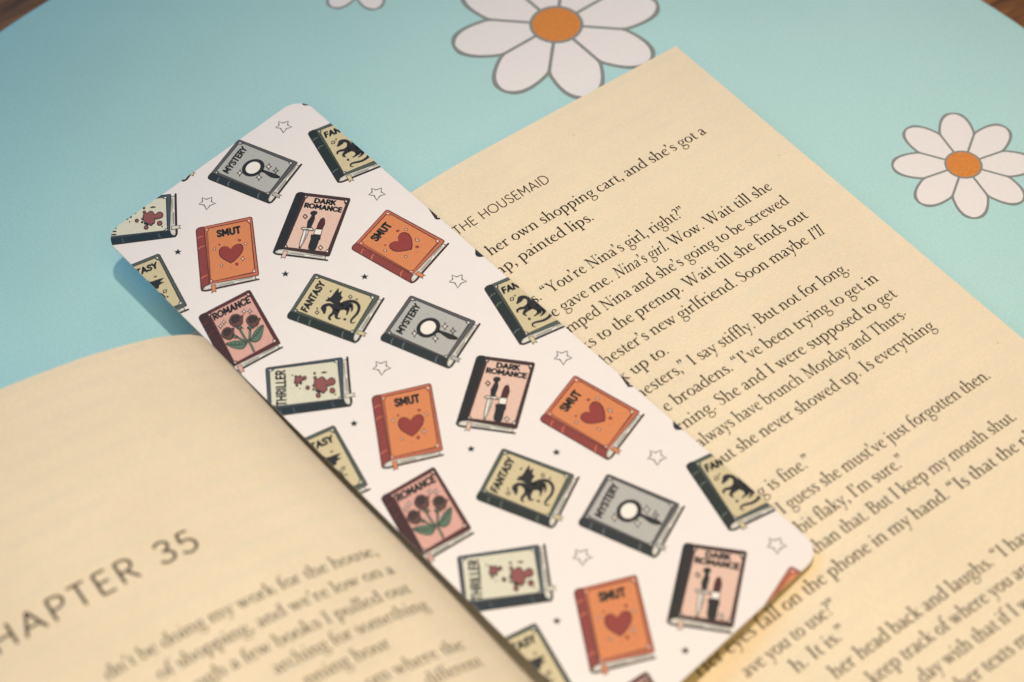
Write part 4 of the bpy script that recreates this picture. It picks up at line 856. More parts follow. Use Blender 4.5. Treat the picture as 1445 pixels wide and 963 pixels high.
["cover","W","f",[[8.85,44.41],[8.99,44.15],[9.32,44.02],[9.2,44.52]]],
["cover","W","f",[[0.72,43.04],[0.88,43.2],[0.91,43.43],[0.62,43.38]]],
["ribbon","N","f",[[0.42,44.16],[1.32,44.38],[0.82,46.22],[0.56,45.84],[-0.06,46.11]]],
["ribbon","P","f",[[0.5,44.3],[1.21,44.46],[0.78,45.97],[0.59,45.69],[0.12,45.92]]],
["title","T","t","ROMANCE",[3.69,32.9],[11.28,34.16],[0.58,-1.6],0.21],
["emblem","T","s",[[6.03,37.73,0.462],[5.62,39.17,0.462],[5.41,40.48,0.462],[5.41,41.37,0.462]]],
["emblem","L","s",[[6.03,37.73,0.25],[5.62,39.17,0.25],[5.41,40.48,0.25],[5.41,41.37,0.25]]],
["emblem","T","s",[[7.44,39.03,0.462],[6.61,40.07,0.462],[5.67,41.01,0.462]]],
["emblem","L","s",[[7.44,39.03,0.25],[6.61,40.07,0.25],[5.67,41.01,0.25]]],
["emblem","T","s",[[4.43,38.67,0.462],[4.76,39.87,0.462],[5.38,41.11,0.462]]],
["emblem","L","s",[[4.43,38.67,0.25],[4.76,39.87,0.25],[5.38,41.11,0.25]]],
["emblem","T","s",[[5.5,41.01,0.462],[5.27,42.29,0.462],[4.83,43.59,0.462]]],
["emblem","L","s",[[5.5,41.01,0.25],[5.27,42.29,0.25],[4.83,43.59,0.25]]],
["emblem","T","c",[[1.97,38.7],[3.06,38.91],[4.23,39.7],[5.1,41.11],[4.43,41.69],[3.45,41.74],[2.45,40.5]]],
["emblem","L","c",[[2.15,38.89],[3.11,39.07],[4.15,39.77],[4.92,41.02],[4.32,41.54],[3.46,41.58],[2.57,40.49]]],
["emblem","T","s",[[2.06,38.79,0.135],[3.2,40.17,0.135],[4.85,41.22,0.135]]],
["emblem","T","s",[[2.9,39.52,0.096],[2.29,39.7,0.077]]],
["emblem","T","s",[[2.9,39.52,0.096],[2.91,38.83,0.077]]],
["emblem","T","s",[[3.45,40.01,0.096],[2.85,40.18,0.077]]],
["emblem","T","s",[[3.45,40.01,0.096],[3.47,39.32,0.077]]],
["emblem","T","s",[[4.01,40.49,0.096],[3.41,40.66,0.077]]],
["emblem","T","s",[[4.01,40.49,0.096],[4.03,39.8,0.077]]],
["emblem","T","c",[[9.85,39.92],[9.01,41.02],[7.53,42.21],[6.34,42.22],[5.73,41.25],[6.96,40.41],[8.44,39.78]]],
["emblem","L","c",[[9.6,40.04],[8.86,41.01],[7.55,42.07],[6.49,42.08],[5.95,41.22],[7.05,40.47],[8.35,39.91]]],
["emblem","T","s",[[9.73,39.98,0.135],[7.73,40.81,0.135],[5.84,41.23,0.135]]],
["emblem","T","s",[[8.56,40.36,0.096],[8.93,39.73,0.077]]],
["emblem","T","s",[[8.56,40.36,0.096],[9.01,40.72,0.077]]],
["emblem","T","s",[[7.78,40.61,0.096],[8.15,39.98,0.077]]],
["emblem","T","s",[[7.78,40.61,0.096],[8.23,40.97,0.077]]],
["emblem","T","s",[[7.0,40.86,0.096],[7.38,40.23,0.077]]],
["emblem","T","s",[[7.0,40.86,0.096],[7.46,41.22,0.077]]],
["emblem","T","c",[[5.54,34.92],[6.36,34.28],[7.14,34.15],[7.83,34.6],[8.02,35.27],[8.49,35.52],[7.91,36.17],[7.39,36.93],[6.61,37.29],[5.86,37.23],[5.46,36.55],[5.33,35.72]]],
["emblem","E","c",[[5.66,35.0],[6.4,34.43],[7.09,34.32],[7.71,34.72],[7.88,35.31],[8.3,35.54],[7.78,36.12],[7.31,36.8],[6.62,37.12],[5.95,37.06],[5.59,36.45],[5.48,35.71]]],
["emblem","T","c",[[5.95,35.14],[6.51,34.6],[7.28,34.65],[7.74,35.38],[7.04,35.93],[6.17,35.93]]],
["emblem","D","c",[[6.21,35.25],[6.62,34.84],[7.18,34.86],[7.49,35.38],[6.98,35.8],[6.35,35.82]]],
["emblem","T","s",[[5.58,35.54,0.096],[6.19,36.04,0.096],[7.08,36.03,0.096],[8.09,35.61,0.096]]],
["emblem","T","s",[[6.19,36.04,0.096],[5.9,36.87,0.096]]],
["emblem","T","s",[[7.08,36.03,0.096],[7.16,36.85,0.096]]],
["emblem","T","s",[[6.7,34.78,0.096],[6.96,35.32,0.096],[7.48,35.35,0.096]]],
["emblem","T","c",[[8.24,36.71],[9.1,36.42],[9.77,36.6],[10.21,37.28],[10.16,37.98],[10.48,38.4],[9.82,38.79],[9.17,39.31],[8.43,39.36],[7.84,39.01],[7.71,38.22],[7.84,37.39]]],
["emblem","E","c",[[8.32,36.83],[9.09,36.57],[9.69,36.73],[10.07,37.34],[10.04,37.97],[10.32,38.34],[9.73,38.69],[9.15,39.15],[8.48,39.2],[7.96,38.89],[7.84,38.18],[7.96,37.44]]],
["emblem","T","c",[[8.51,37.07],[9.12,36.78],[9.74,37.12],[9.91,37.98],[9.18,38.24],[8.46,37.9]]],
["emblem","D","c",[[8.69,37.27],[9.15,37.05],[9.6,37.27],[9.71,37.88],[9.16,38.08],[8.64,37.87]]],
["emblem","T","s",[[8.1,37.31,0.096],[8.45,38.02,0.096],[9.18,38.34,0.096],[10.13,38.33,0.096]]],
["emblem","T","s",[[8.45,38.02,0.096],[7.97,38.69,0.096]]],
["emblem","T","s",[[9.18,38.34,0.096],[9.01,39.15,0.096]]],
["emblem","T","s",[[9.23,37.02,0.096],[9.28,37.62,0.096],[9.7,37.85,0.096]]],
["emblem","T","c",[[2.61,36.5],[3.33,35.83],[4.05,35.63],[4.74,35.97],[4.98,36.55],[5.45,36.73],[4.95,37.38],[4.52,38.13],[3.82,38.54],[3.11,38.56],[2.67,37.99],[2.48,37.25]]],
["emblem","E","c",[[2.73,36.56],[3.37,35.96],[4.02,35.78],[4.64,36.08],[4.85,36.61],[5.27,36.76],[4.83,37.35],[4.44,38.01],[3.81,38.39],[3.17,38.4],[2.78,37.89],[2.61,37.23]]],
["emblem","T","c",[[3.01,36.65],[3.49,36.1],[4.22,36.07],[4.72,36.68],[4.11,37.26],[3.28,37.35]]],
["emblem","D","c",[[3.26,36.72],[3.62,36.31],[4.14,36.27],[4.49,36.7],[4.04,37.14],[3.44,37.23]]],
["emblem","T","s",[[2.7,37.06,0.096],[3.32,37.45,0.096],[4.15,37.34,0.096],[5.08,36.86,0.096]]],
["emblem","T","s",[[3.32,37.45,0.096],[3.11,38.23,0.096]]],
["emblem","T","s",[[4.15,37.34,0.096],[4.3,38.08,0.096]]],
["emblem","T","s",[[3.69,36.25,0.096],[3.98,36.71,0.096],[4.47,36.68,0.096]]],
["emblem","T","f",[[5.8,37.0],[6.45,37.09],[6.66,37.82],[6.59,38.24],[6.21,37.77],[5.75,38.14],[5.89,37.54],[5.54,37.64]]],
["emblem","L","f",[[5.96,37.21],[6.34,37.23],[6.47,37.71],[6.21,37.65],[5.93,37.82],[5.98,37.47]]],
["emblem","T","f",[[7.23,38.32],[7.88,38.4],[8.08,39.14],[8.01,39.55],[7.63,39.08],[7.17,39.45],[7.31,38.85],[6.97,38.95]]],
["emblem","L","f",[[7.38,38.52],[7.77,38.54],[7.9,39.03],[7.63,38.96],[7.35,39.13],[7.41,38.79]]],
["emblem","T","f",[[3.91,38.04],[4.56,38.12],[4.76,38.86],[4.69,39.27],[4.31,38.8],[3.86,39.17],[4.0,38.57],[3.65,38.68]]],
["emblem","L","f",[[4.07,38.24],[4.45,38.27],[4.58,38.75],[4.31,38.68],[4.04,38.85],[4.09,38.51]]],
["emblem","N","f",[[9.52,34.39],[9.29,34.95],[9.41,35.36],[9.03,35.31],[8.56,35.65],[8.79,35.09],[8.67,34.68],[9.06,34.74]]],
["emblem","W","f",[[9.28,34.71],[9.17,34.99],[9.23,35.19],[9.03,35.17],[8.8,35.34],[8.92,35.06],[8.86,34.85],[9.05,34.88]]],
["emblem","N","f",[[10.34,35.09],[10.12,35.65],[10.24,36.06],[9.85,36.01],[9.39,36.35],[9.61,35.79],[9.49,35.38],[9.88,35.43]]],
["emblem","W","f",[[10.1,35.4],[9.99,35.69],[10.05,35.89],[9.86,35.86],[9.63,36.04],[9.74,35.75],[9.68,35.55],[9.87,35.58]]],
["emblem","N","f",[[5.21,33.85],[4.99,34.41],[5.11,34.82],[4.73,34.77],[4.27,35.11],[4.49,34.55],[4.37,34.14],[4.76,34.2]]],
["emblem","W","f",[[4.98,34.17],[4.87,34.45],[4.93,34.65],[4.74,34.62],[4.51,34.8],[4.62,34.51],[4.56,34.31],[4.75,34.34]]],
["emblem","N","f",[[4.17,34.2],[3.95,34.76],[4.07,35.17],[3.69,35.11],[3.24,35.46],[3.45,34.9],[3.33,34.49],[3.72,34.54]]],
["emblem","W","f",[[3.94,34.51],[3.83,34.8],[3.89,35.0],[3.7,34.97],[3.47,35.14],[3.58,34.86],[3.52,34.66],[3.71,34.69]]]],"thriller":[["page_edge","A","f",[[10.22,64.83],[10.04,64.2],[10.29,63.33],[15.71,56.31],[16.26,56.62],[12.03,62.85],[10.97,64.7]]],
["page_edge","N","s",[[10.25,65.11,0.446],[10.97,64.7,0.446],[12.14,62.94,0.464],[14.36,59.74,0.464],[16.73,56.38,0.429]]],
["page_edge","N","s",[[10.22,64.83,0.143],[10.07,64.12,0.143],[10.39,63.3,0.143]]],
["page_edge","G","s",[[10.52,64.46,0.125],[10.89,63.57,0.161],[11.62,62.53,0.143]]],
["page_edge","G","s",[[11.88,62.41,0.25],[13.76,59.7,0.286]]],
["page_edge","G","s",[[13.64,59.49,0.214],[15.16,57.35,0.268],[15.74,56.62,0.143]]],
["page_edge","G","s",[[11.78,62.02,0.071],[13.17,60.1,0.071]]],
["page_edge","W","s",[[10.55,64.38,0.161],[10.92,63.49,0.161]]],
["page_edge","W","s",[[13.76,60.02,0.286],[14.06,59.18,0.286]]],
["page_edge","W","s",[[15.69,57.01,0.25],[15.88,56.58,0.25]]],
["page_edge","N","s",[[15.63,56.37,0.161],[16.29,56.68,0.161]]],
["spine","S","f",[[-1.6,57.47],[-1.85,57.13],[-1.81,56.66],[-1.54,56.21],[-1.2,55.78],[10.32,63.31],[10.07,64.01],[10.05,64.57],[10.45,65.09],[10.02,65.1]]],
["spine","B","s",[[0.06,58.49,0.196],[0.07,57.88,0.232],[0.42,57.26,0.214]]],
["spine","B","s",[[2.18,59.81,0.214],[2.15,59.13,0.25],[2.48,58.53,0.214]]],
["spine","B","s",[[8.08,63.7,0.214],[8.06,63.01,0.25],[8.39,62.36,0.214]]],
["spine","N","o",[[-1.6,57.47],[-1.85,57.13],[-1.81,56.66],[-1.54,56.21],[-1.2,55.78],[10.32,63.31],[10.07,64.01],[10.05,64.57],[10.45,65.09],[10.02,65.1]],0.107],
["cover","C","f",[[-1.21,55.82],[3.9,48.47],[4.1,48.27],[4.45,48.3],[15.8,55.65],[15.95,55.87],[10.35,63.33]]],
["cover","N","o",[[-1.21,55.82],[3.9,48.47],[4.1,48.27],[4.45,48.3],[15.8,55.65],[15.95,55.87],[10.35,63.33]],0.107],
["cover","N","f",[[-0.61,55.88],[4.41,48.72],[15.1,55.78],[10.04,62.99]]],
["cover","C","f",[[-0.46,55.89],[4.46,48.87],[14.92,55.79],[10.03,62.85]]],
["cover","N","f",[[-0.26,55.45],[4.14,49.28],[4.55,49.47],[5.2,49.36],[14.25,55.39],[14.25,55.71],[14.67,56.14],[10.38,62.44],[10.03,62.38],[9.63,62.56],[0.1,56.01],[0.15,55.75]]],
["cover","P","f",[[-0.12,55.49],[4.17,49.39],[4.61,49.56],[5.21,49.46],[14.22,55.47],[14.17,55.78],[14.53,56.16],[10.33,62.35],[10.01,62.28],[9.61,62.44],[0.23,56.01],[0.27,55.73]]],
["cover","W","f",[[4.18,49.13],[4.4,48.89],[4.78,49.12],[4.58,49.23]]],
["cover","W","f",[[-0.39,55.92],[-0.24,55.7],[-0.07,55.97],[-0.11,56.11]]],
["cover","W","f",[[14.65,56.05],[14.46,55.84],[14.48,55.51],[14.91,55.78]]],
["cover","W","f",[[9.77,62.63],[9.99,62.54],[10.23,62.6],[10.05,62.83]]],
["ribbon","N","f",[[10.7,63.26],[11.31,62.56],[12.85,63.61],[12.37,63.71],[12.36,64.34]]],
["ribbon","P","f",[[10.88,63.24],[11.34,62.69],[12.6,63.57],[12.24,63.64],[12.26,64.12]]],
["title","T","t","THRILLER",[1.86,57.34],[6.48,51.04],[-1.46,-1.17],0.17],
["emblem","T","f",[[7.42,54.77],[7.17,55.0],[6.88,55.11],[6.59,55.11],[6.35,54.97],[6.19,54.73],[6.13,54.43],[6.19,54.1],[6.36,53.79],[6.61,53.57],[6.9,53.45],[7.19,53.45],[7.43,53.59],[7.59,53.83],[7.65,54.14],[7.59,54.47]]],
["emblem","T","f",[[8.34,55.04],[8.2,55.17],[8.03,55.24],[7.86,55.23],[7.72,55.16],[7.62,55.02],[7.59,54.84],[7.63,54.64],[7.72,54.47],[7.87,54.33],[8.04,54.26],[8.21,54.27],[8.35,54.35],[8.45,54.49],[8.48,54.67],[8.44,54.86]]],
["emblem","T","f",[[7.76,54.88],[7.61,55.01],[7.43,55.09],[7.25,55.08],[7.1,55.0],[7.01,54.85],[6.97,54.67],[7.01,54.47],[7.11,54.28],[7.26,54.14],[7.44,54.07],[7.62,54.07],[7.77,54.16],[7.86,54.3],[7.9,54.49],[7.86,54.69]]],
["emblem","T","f",[[6.2,55.3],[6.1,55.4],[5.98,55.45],[5.86,55.44],[5.76,55.39],[5.69,55.29],[5.67,55.16],[5.7,55.02],[5.76,54.9],[5.87,54.8],[5.99,54.76],[6.11,54.76],[6.21,54.81],[6.27,54.91],[6.3,55.04],[6.27,55.18]]],
["emblem","T","f",[[7.22,53.57],[7.13,53.65],[7.03,53.7],[6.92,53.69],[6.83,53.65],[6.77,53.56],[6.75,53.44],[6.77,53.32],[6.84,53.21],[6.93,53.13],[7.03,53.08],[7.14,53.09],[7.23,53.14],[7.29,53.22],[7.31,53.34],[7.29,53.46]]],
["emblem","T","f",[[7.81,54.16],[7.7,54.26],[7.58,54.31],[7.46,54.3],[7.36,54.25],[7.29,54.15],[7.27,54.02],[7.3,53.88],[7.37,53.76],[7.47,53.66],[7.59,53.61],[7.71,53.62],[7.81,53.67],[7.88,53.77],[7.9,53.9],[7.87,54.04]]],
["emblem","T","f",[[6.37,54.58],[6.26,54.68],[6.14,54.73],[6.02,54.72],[5.92,54.67],[5.86,54.57],[5.83,54.44],[5.86,54.3],[5.93,54.18],[6.03,54.08],[6.15,54.04],[6.27,54.04],[6.37,54.09],[6.44,54.19],[6.46,54.32],[6.43,54.46]]],
["emblem","T","f",[[6.98,55.38],[6.89,55.47],[6.79,55.51],[6.68,55.51],[6.59,55.46],[6.53,55.37],[6.51,55.26],[6.53,55.14],[6.6,55.03],[6.69,54.94],[6.79,54.9],[6.9,54.9],[6.99,54.95],[7.05,55.04],[7.07,55.15],[7.04,55.27]]],
["emblem","T","f",[[10.05,58.72],[9.64,59.09],[9.16,59.28],[8.69,59.26],[8.3,59.04],[8.03,58.66],[7.95,58.16],[8.05,57.62],[8.32,57.13],[8.72,56.76],[9.2,56.57],[9.67,56.58],[10.07,56.8],[10.34,57.19],[10.42,57.69],[10.32,58.23]]],
["emblem","T","f",[[9.65,57.54],[9.41,57.75],[9.13,57.87],[8.86,57.86],[8.62,57.73],[8.47,57.5],[8.42,57.21],[8.48,56.9],[8.64,56.61],[8.87,56.4],[9.15,56.29],[9.43,56.29],[9.66,56.42],[9.81,56.65],[9.86,56.94],[9.81,57.25]]],
["emblem","T","f",[[9.75,59.37],[9.51,59.59],[9.24,59.7],[8.96,59.69],[8.73,59.56],[8.58,59.33],[8.53,59.04],[8.59,58.73],[8.75,58.45],[8.98,58.23],[9.26,58.12],[9.53,58.13],[9.77,58.26],[9.92,58.49],[9.97,58.78],[9.91,59.09]]],
["emblem","T","f",[[10.58,57.82],[10.33,58.05],[10.04,58.16],[9.75,58.16],[9.51,58.02],[9.35,57.78],[9.29,57.48],[9.36,57.15],[9.52,56.85],[9.77,56.62],[10.07,56.5],[10.36,56.51],[10.6,56.65],[10.76,56.88],[10.81,57.19],[10.75,57.52]]],
["emblem","T","f",[[11.75,59.24],[11.48,59.49],[11.17,59.61],[10.86,59.6],[10.6,59.46],[10.42,59.2],[10.37,58.87],[10.44,58.52],[10.62,58.2],[10.88,57.96],[11.2,57.83],[11.51,57.84],[11.77,57.99],[11.95,58.24],[12.0,58.57],[11.93,58.92]]],
["emblem","T","f",[[10.8,58.78],[10.6,58.96],[10.37,59.05],[10.14,59.05],[9.94,58.94],[9.81,58.75],[9.77,58.5],[9.82,58.24],[9.95,58.0],[10.15,57.81],[10.39,57.72],[10.62,57.73],[10.82,57.83],[10.95,58.03],[10.99,58.27],[10.94,58.54]]],
["emblem","T","f",[[9.7,56.28],[9.58,56.4],[9.44,56.45],[9.3,56.45],[9.18,56.38],[9.1,56.27],[9.07,56.12],[9.1,55.96],[9.18,55.81],[9.31,55.7],[9.45,55.64],[9.59,55.64],[9.71,55.71],[9.79,55.83],[9.81,55.98],[9.78,56.14]]],
["emblem","T","f",[[9.59,56.76],[9.47,56.87],[9.34,56.92],[9.21,56.92],[9.09,56.86],[9.02,56.75],[8.99,56.6],[9.02,56.45],[9.1,56.31],[9.21,56.21],[9.35,56.15],[9.48,56.16],[9.6,56.22],[9.67,56.33],[9.7,56.47],[9.67,56.62]]],
["emblem","T","f",[[10.63,57.23],[10.53,57.31],[10.42,57.36],[10.31,57.36],[10.21,57.31],[10.15,57.21],[10.13,57.09],[10.15,56.96],[10.22,56.85],[10.31,56.76],[10.43,56.71],[10.54,56.71],[10.64,56.77],[10.7,56.86],[10.72,56.98],[10.7,57.11]]],
["emblem","T","f",[[7.81,59.83],[7.64,59.98],[7.44,60.06],[7.24,60.06],[7.08,59.97],[6.97,59.8],[6.93,59.6],[6.97,59.37],[7.09,59.17],[7.25,59.02],[7.45,58.94],[7.65,58.94],[7.82,59.03],[7.92,59.2],[7.96,59.4],[7.92,59.63]]],
["emblem","T","f",[[8.18,59.22],[8.09,59.31],[7.98,59.35],[7.87,59.34],[7.79,59.3],[7.73,59.21],[7.71,59.1],[7.73,58.98],[7.79,58.87],[7.88,58.79],[7.99,58.74],[8.09,58.75],[8.18,58.8],[8.24,58.88],[8.26,58.99],[8.24,59.11]]],
["emblem","T","f",[[8.89,59.73],[8.76,59.85],[8.61,59.9],[8.46,59.9],[8.34,59.83],[8.26,59.71],[8.23,59.55],[8.26,59.39],[8.35,59.23],[8.47,59.12],[8.62,59.06],[8.77,59.06],[8.89,59.13],[8.98,59.25],[9.0,59.41],[8.97,59.58]]],
["emblem","T","f",[[7.84,58.05],[7.75,58.13],[7.66,58.17],[7.56,58.16],[7.47,58.12],[7.42,58.04],[7.4,57.93],[7.42,57.82],[7.48,57.72],[7.56,57.64],[7.66,57.6],[7.76,57.6],[7.84,57.65],[7.9,57.73],[7.92,57.83],[7.9,57.95]]],
["emblem","T","f",[[8.43,57.44],[8.33,57.53],[8.21,57.58],[8.09,57.58],[7.99,57.52],[7.92,57.42],[7.9,57.3],[7.92,57.16],[7.99,57.04],[8.1,56.94],[8.22,56.89],[8.34,56.9],[8.44,56.95],[8.51,57.05],[8.53,57.18],[8.5,57.31]]],
["emblem","T","f",[[8.08,58.7],[7.99,58.78],[7.88,58.83],[7.78,58.82],[7.69,58.77],[7.63,58.69],[7.61,58.58],[7.63,58.46],[7.69,58.35],[7.78,58.26],[7.89,58.22],[7.99,58.22],[8.08,58.27],[8.14,58.36],[8.16,58.47],[8.14,58.59]]],
["emblem","T","f",[[9.42,59.65],[9.31,59.75],[9.17,59.8],[9.04,59.8],[8.92,59.74],[8.85,59.63],[8.83,59.49],[8.85,59.34],[8.93,59.2],[9.05,59.09],[9.18,59.04],[9.32,59.04],[9.43,59.1],[9.5,59.22],[9.53,59.36],[9.5,59.51]]],
["emblem","T","f",[[8.62,59.34],[8.51,59.43],[8.39,59.48],[8.28,59.48],[8.17,59.42],[8.11,59.32],[8.09,59.2],[8.11,59.06],[8.18,58.94],[8.28,58.85],[8.4,58.8],[8.52,58.8],[8.62,58.86],[8.69,58.95],[8.71,59.08],[8.69,59.22]]],
["emblem","T","f",[[10.63,59.17],[10.5,59.28],[10.35,59.34],[10.2,59.34],[10.08,59.27],[10.0,59.15],[9.97,58.99],[10.0,58.82],[10.09,58.67],[10.21,58.55],[10.36,58.49],[10.51,58.5],[10.64,58.57],[10.72,58.69],[10.75,58.85],[10.71,59.01]]],
["emblem","T","f",[[10.42,60.8],[10.23,60.97],[10.0,61.06],[9.77,61.05],[9.59,60.95],[9.46,60.76],[9.42,60.53],[9.47,60.27],[9.6,60.04],[9.79,59.86],[10.02,59.77],[10.24,59.78],[10.43,59.89],[10.56,60.07],[10.6,60.31],[10.55,60.56]]],
["emblem","T","f",[[7.41,57.13],[7.26,57.26],[7.09,57.33],[6.92,57.33],[6.78,57.25],[6.69,57.11],[6.66,56.93],[6.69,56.74],[6.79,56.56],[6.93,56.43],[7.1,56.36],[7.27,56.37],[7.41,56.45],[7.51,56.58],[7.54,56.76],[7.5,56.96]]],
["emblem","V","f",[[7.3,54.66],[7.11,54.84],[6.88,54.93],[6.66,54.93],[6.47,54.82],[6.34,54.63],[6.3,54.39],[6.35,54.14],[6.48,53.9],[6.67,53.72],[6.9,53.63],[7.12,53.63],[7.31,53.74],[7.44,53.93],[7.48,54.17],[7.43,54.43]]],
["emblem","V","f",[[8.23,54.93],[8.14,55.01],[8.03,55.06],[7.92,55.05],[7.83,55.0],[7.78,54.92],[7.76,54.8],[7.78,54.68],[7.84,54.57],[7.93,54.49],[8.04,54.45],[8.14,54.45],[8.23,54.5],[8.29,54.58],[8.31,54.7],[8.29,54.82]]],
["emblem","V","f",[[7.64,54.77],[7.54,54.86],[7.43,54.9],[7.32,54.9],[7.22,54.85],[7.16,54.76],[7.14,54.64],[7.16,54.51],[7.23,54.39],[7.32,54.3],[7.44,54.25],[7.55,54.26],[7.65,54.31],[7.71,54.4],[7.73,54.52],[7.71,54.65]]],
["emblem","V","f",[[6.09,55.2],[6.04,55.24],[5.98,55.26],[5.93,55.26],[5.88,55.24],[5.85,55.19],[5.84,55.13],[5.85,55.06],[5.88,55.01],[5.93,54.96],[5.98,54.94],[6.04,54.94],[6.09,54.97],[6.12,55.01],[6.13,55.07],[6.12,55.14]]],
["emblem","V","f",[[7.69,54.06],[7.64,54.1],[7.58,54.12],[7.53,54.12],[7.48,54.1],[7.45,54.05],[7.44,53.99],[7.45,53.92],[7.48,53.87],[7.53,53.82],[7.59,53.8],[7.64,53.8],[7.69,53.82],[7.72,53.87],[7.73,53.93],[7.72,54.0]]],
["emblem","V","f",[[6.25,54.48],[6.2,54.52],[6.14,54.54],[6.09,54.54],[6.04,54.52],[6.01,54.47],[6.0,54.41],[6.01,54.34],[6.04,54.29],[6.09,54.24],[6.15,54.22],[6.2,54.22],[6.25,54.25],[6.28,54.29],[6.29,54.35],[6.28,54.42]]],
["emblem","V","f",[[9.93,58.61],[9.58,58.93],[9.17,59.1],[8.76,59.08],[8.41,58.89],[8.19,58.56],[8.11,58.13],[8.2,57.66],[8.43,57.24],[8.79,56.92],[9.2,56.75],[9.61,56.76],[9.95,56.95],[10.18,57.29],[10.26,57.72],[10.17,58.19]]],
["emblem","V","f",[[9.53,57.43],[9.35,57.6],[9.13,57.68],[8.92,57.68],[8.74,57.58],[8.63,57.41],[8.59,57.18],[8.63,56.94],[8.75,56.72],[8.94,56.56],[9.15,56.47],[9.36,56.47],[9.54,56.57],[9.66,56.75],[9.7,56.97],[9.65,57.21]]],
["emblem","V","f",[[9.63,59.27],[9.45,59.43],[9.24,59.52],[9.03,59.51],[8.85,59.41],[8.73,59.24],[8.69,59.01],[8.74,58.77],[8.86,58.56],[9.04,58.39],[9.26,58.31],[9.47,58.31],[9.65,58.41],[9.76,58.58],[9.8,58.81],[9.76,59.05]]],
["emblem","V","f",[[10.47,57.71],[10.27,57.89],[10.04,57.98],[9.82,57.98],[9.63,57.87],[9.5,57.69],[9.46,57.45],[9.51,57.19],[9.64,56.95],[9.83,56.78],[10.06,56.69],[10.29,56.69],[10.48,56.8],[10.61,56.98],[10.65,57.22],[10.6,57.48]]],
["emblem","V","f",[[11.64,59.14],[11.42,59.33],[11.17,59.43],[10.93,59.42],[10.72,59.31],[10.58,59.1],[10.53,58.84],[10.59,58.56],[10.73,58.31],[10.95,58.11],[11.2,58.01],[11.44,58.02],[11.65,58.14],[11.79,58.34],[11.83,58.6],[11.78,58.88]]],
["emblem","V","f",[[10.69,58.67],[10.54,58.8],[10.37,58.87],[10.2,58.87],[10.06,58.79],[9.96,58.65],[9.93,58.47],[9.97,58.28],[10.07,58.1],[10.21,57.97],[10.39,57.9],[10.56,57.91],[10.7,57.99],[10.79,58.13],[10.82,58.3],[10.79,58.5]]],
["emblem","V","f",[[9.59,56.18],[9.52,56.24],[9.44,56.27],[9.36,56.27],[9.3,56.23],[9.25,56.17],[9.24,56.09],[9.26,56.0],[9.3,55.92],[9.37,55.86],[9.45,55.82],[9.52,55.83],[9.59,55.86],[9.63,55.93],[9.65,56.01],[9.63,56.1]]],
["emblem","V","f",[[9.47,56.66],[9.41,56.71],[9.34,56.74],[9.27,56.74],[9.21,56.71],[9.17,56.65],[9.16,56.57],[9.17,56.49],[9.22,56.42],[9.28,56.36],[9.35,56.34],[9.42,56.34],[9.48,56.37],[9.52,56.43],[9.53,56.5],[9.52,56.58]]],
["emblem","V","f",[[7.69,59.72],[7.58,59.83],[7.44,59.88],[7.31,59.88],[7.2,59.82],[7.12,59.71],[7.1,59.57],[7.13,59.41],[7.2,59.28],[7.32,59.17],[7.45,59.12],[7.58,59.12],[7.7,59.18],[7.77,59.29],[7.8,59.44],[7.77,59.59]]],
["emblem","V","f",[[8.77,59.62],[8.7,59.69],[8.61,59.72],[8.53,59.72],[8.46,59.68],[8.41,59.61],[8.39,59.52],[8.41,59.43],[8.46,59.34],[8.53,59.28],[8.62,59.24],[8.7,59.24],[8.77,59.28],[8.82,59.35],[8.84,59.44],[8.82,59.54]]],
["emblem","V","f",[[8.32,57.33],[8.27,57.38],[8.21,57.4],[8.16,57.4],[8.11,57.37],[8.08,57.32],[8.07,57.26],[8.08,57.2],[8.11,57.14],[8.16,57.1],[8.22,57.08],[8.27,57.08],[8.32,57.1],[8.35,57.15],[8.36,57.21],[8.35,57.27]]],
["emblem","V","f",[[9.3,59.54],[9.24,59.59],[9.17,59.62],[9.1,59.62],[9.04,59.59],[9.0,59.53],[8.99,59.46],[9.01,59.38],[9.05,59.3],[9.11,59.25],[9.18,59.22],[9.25,59.22],[9.31,59.25],[9.35,59.31],[9.36,59.39],[9.35,59.47]]],
["emblem","V","f",[[8.5,59.23],[8.45,59.28],[8.4,59.3],[8.34,59.3],[8.29,59.27],[8.26,59.23],[8.25,59.17],[8.26,59.1],[8.3,59.04],[8.34,59.0],[8.4,58.98],[8.46,58.98],[8.5,59.01],[8.54,59.05],[8.55,59.11],[8.53,59.18]]],
["emblem","V","f",[[10.51,59.06],[10.44,59.13],[10.35,59.16],[10.27,59.16],[10.2,59.12],[10.15,59.05],[10.13,58.96],[10.15,58.86],[10.2,58.78],[10.28,58.71],[10.36,58.68],[10.45,58.68],[10.52,58.72],[10.56,58.79],[10.58,58.88],[10.56,58.97]]],
["emblem","V","f",[[10.3,60.69],[10.17,60.82],[10.0,60.88],[9.84,60.87],[9.7,60.8],[9.61,60.67],[9.58,60.5],[9.62,60.31],[9.71,60.15],[9.85,60.02],[10.02,59.96],[10.18,59.96],[10.31,60.04],[10.4,60.17],[10.43,60.34],[10.4,60.52]]],
["emblem","V","f",[[7.29,57.03],[7.2,57.11],[7.09,57.15],[6.99,57.15],[6.9,57.1],[6.84,57.01],[6.82,56.9],[6.84,56.78],[6.9,56.67],[7.0,56.59],[7.1,56.54],[7.21,56.55],[7.3,56.6],[7.35,56.68],[7.37,56.8],[7.35,56.92]]],
["emblem","T","f",[[6.85,52.88],[6.76,52.95],[6.66,52.95],[6.59,52.88],[6.57,52.77],[6.62,52.66],[6.71,52.59],[6.81,52.59],[6.88,52.66],[6.9,52.77]]],
["emblem","T","f",[[5.99,56.2],[5.92,56.25],[5.84,56.26],[5.78,56.2],[5.77,56.12],[5.81,56.04],[5.88,55.98],[5.96,55.98],[6.01,56.03],[6.02,56.12]]],
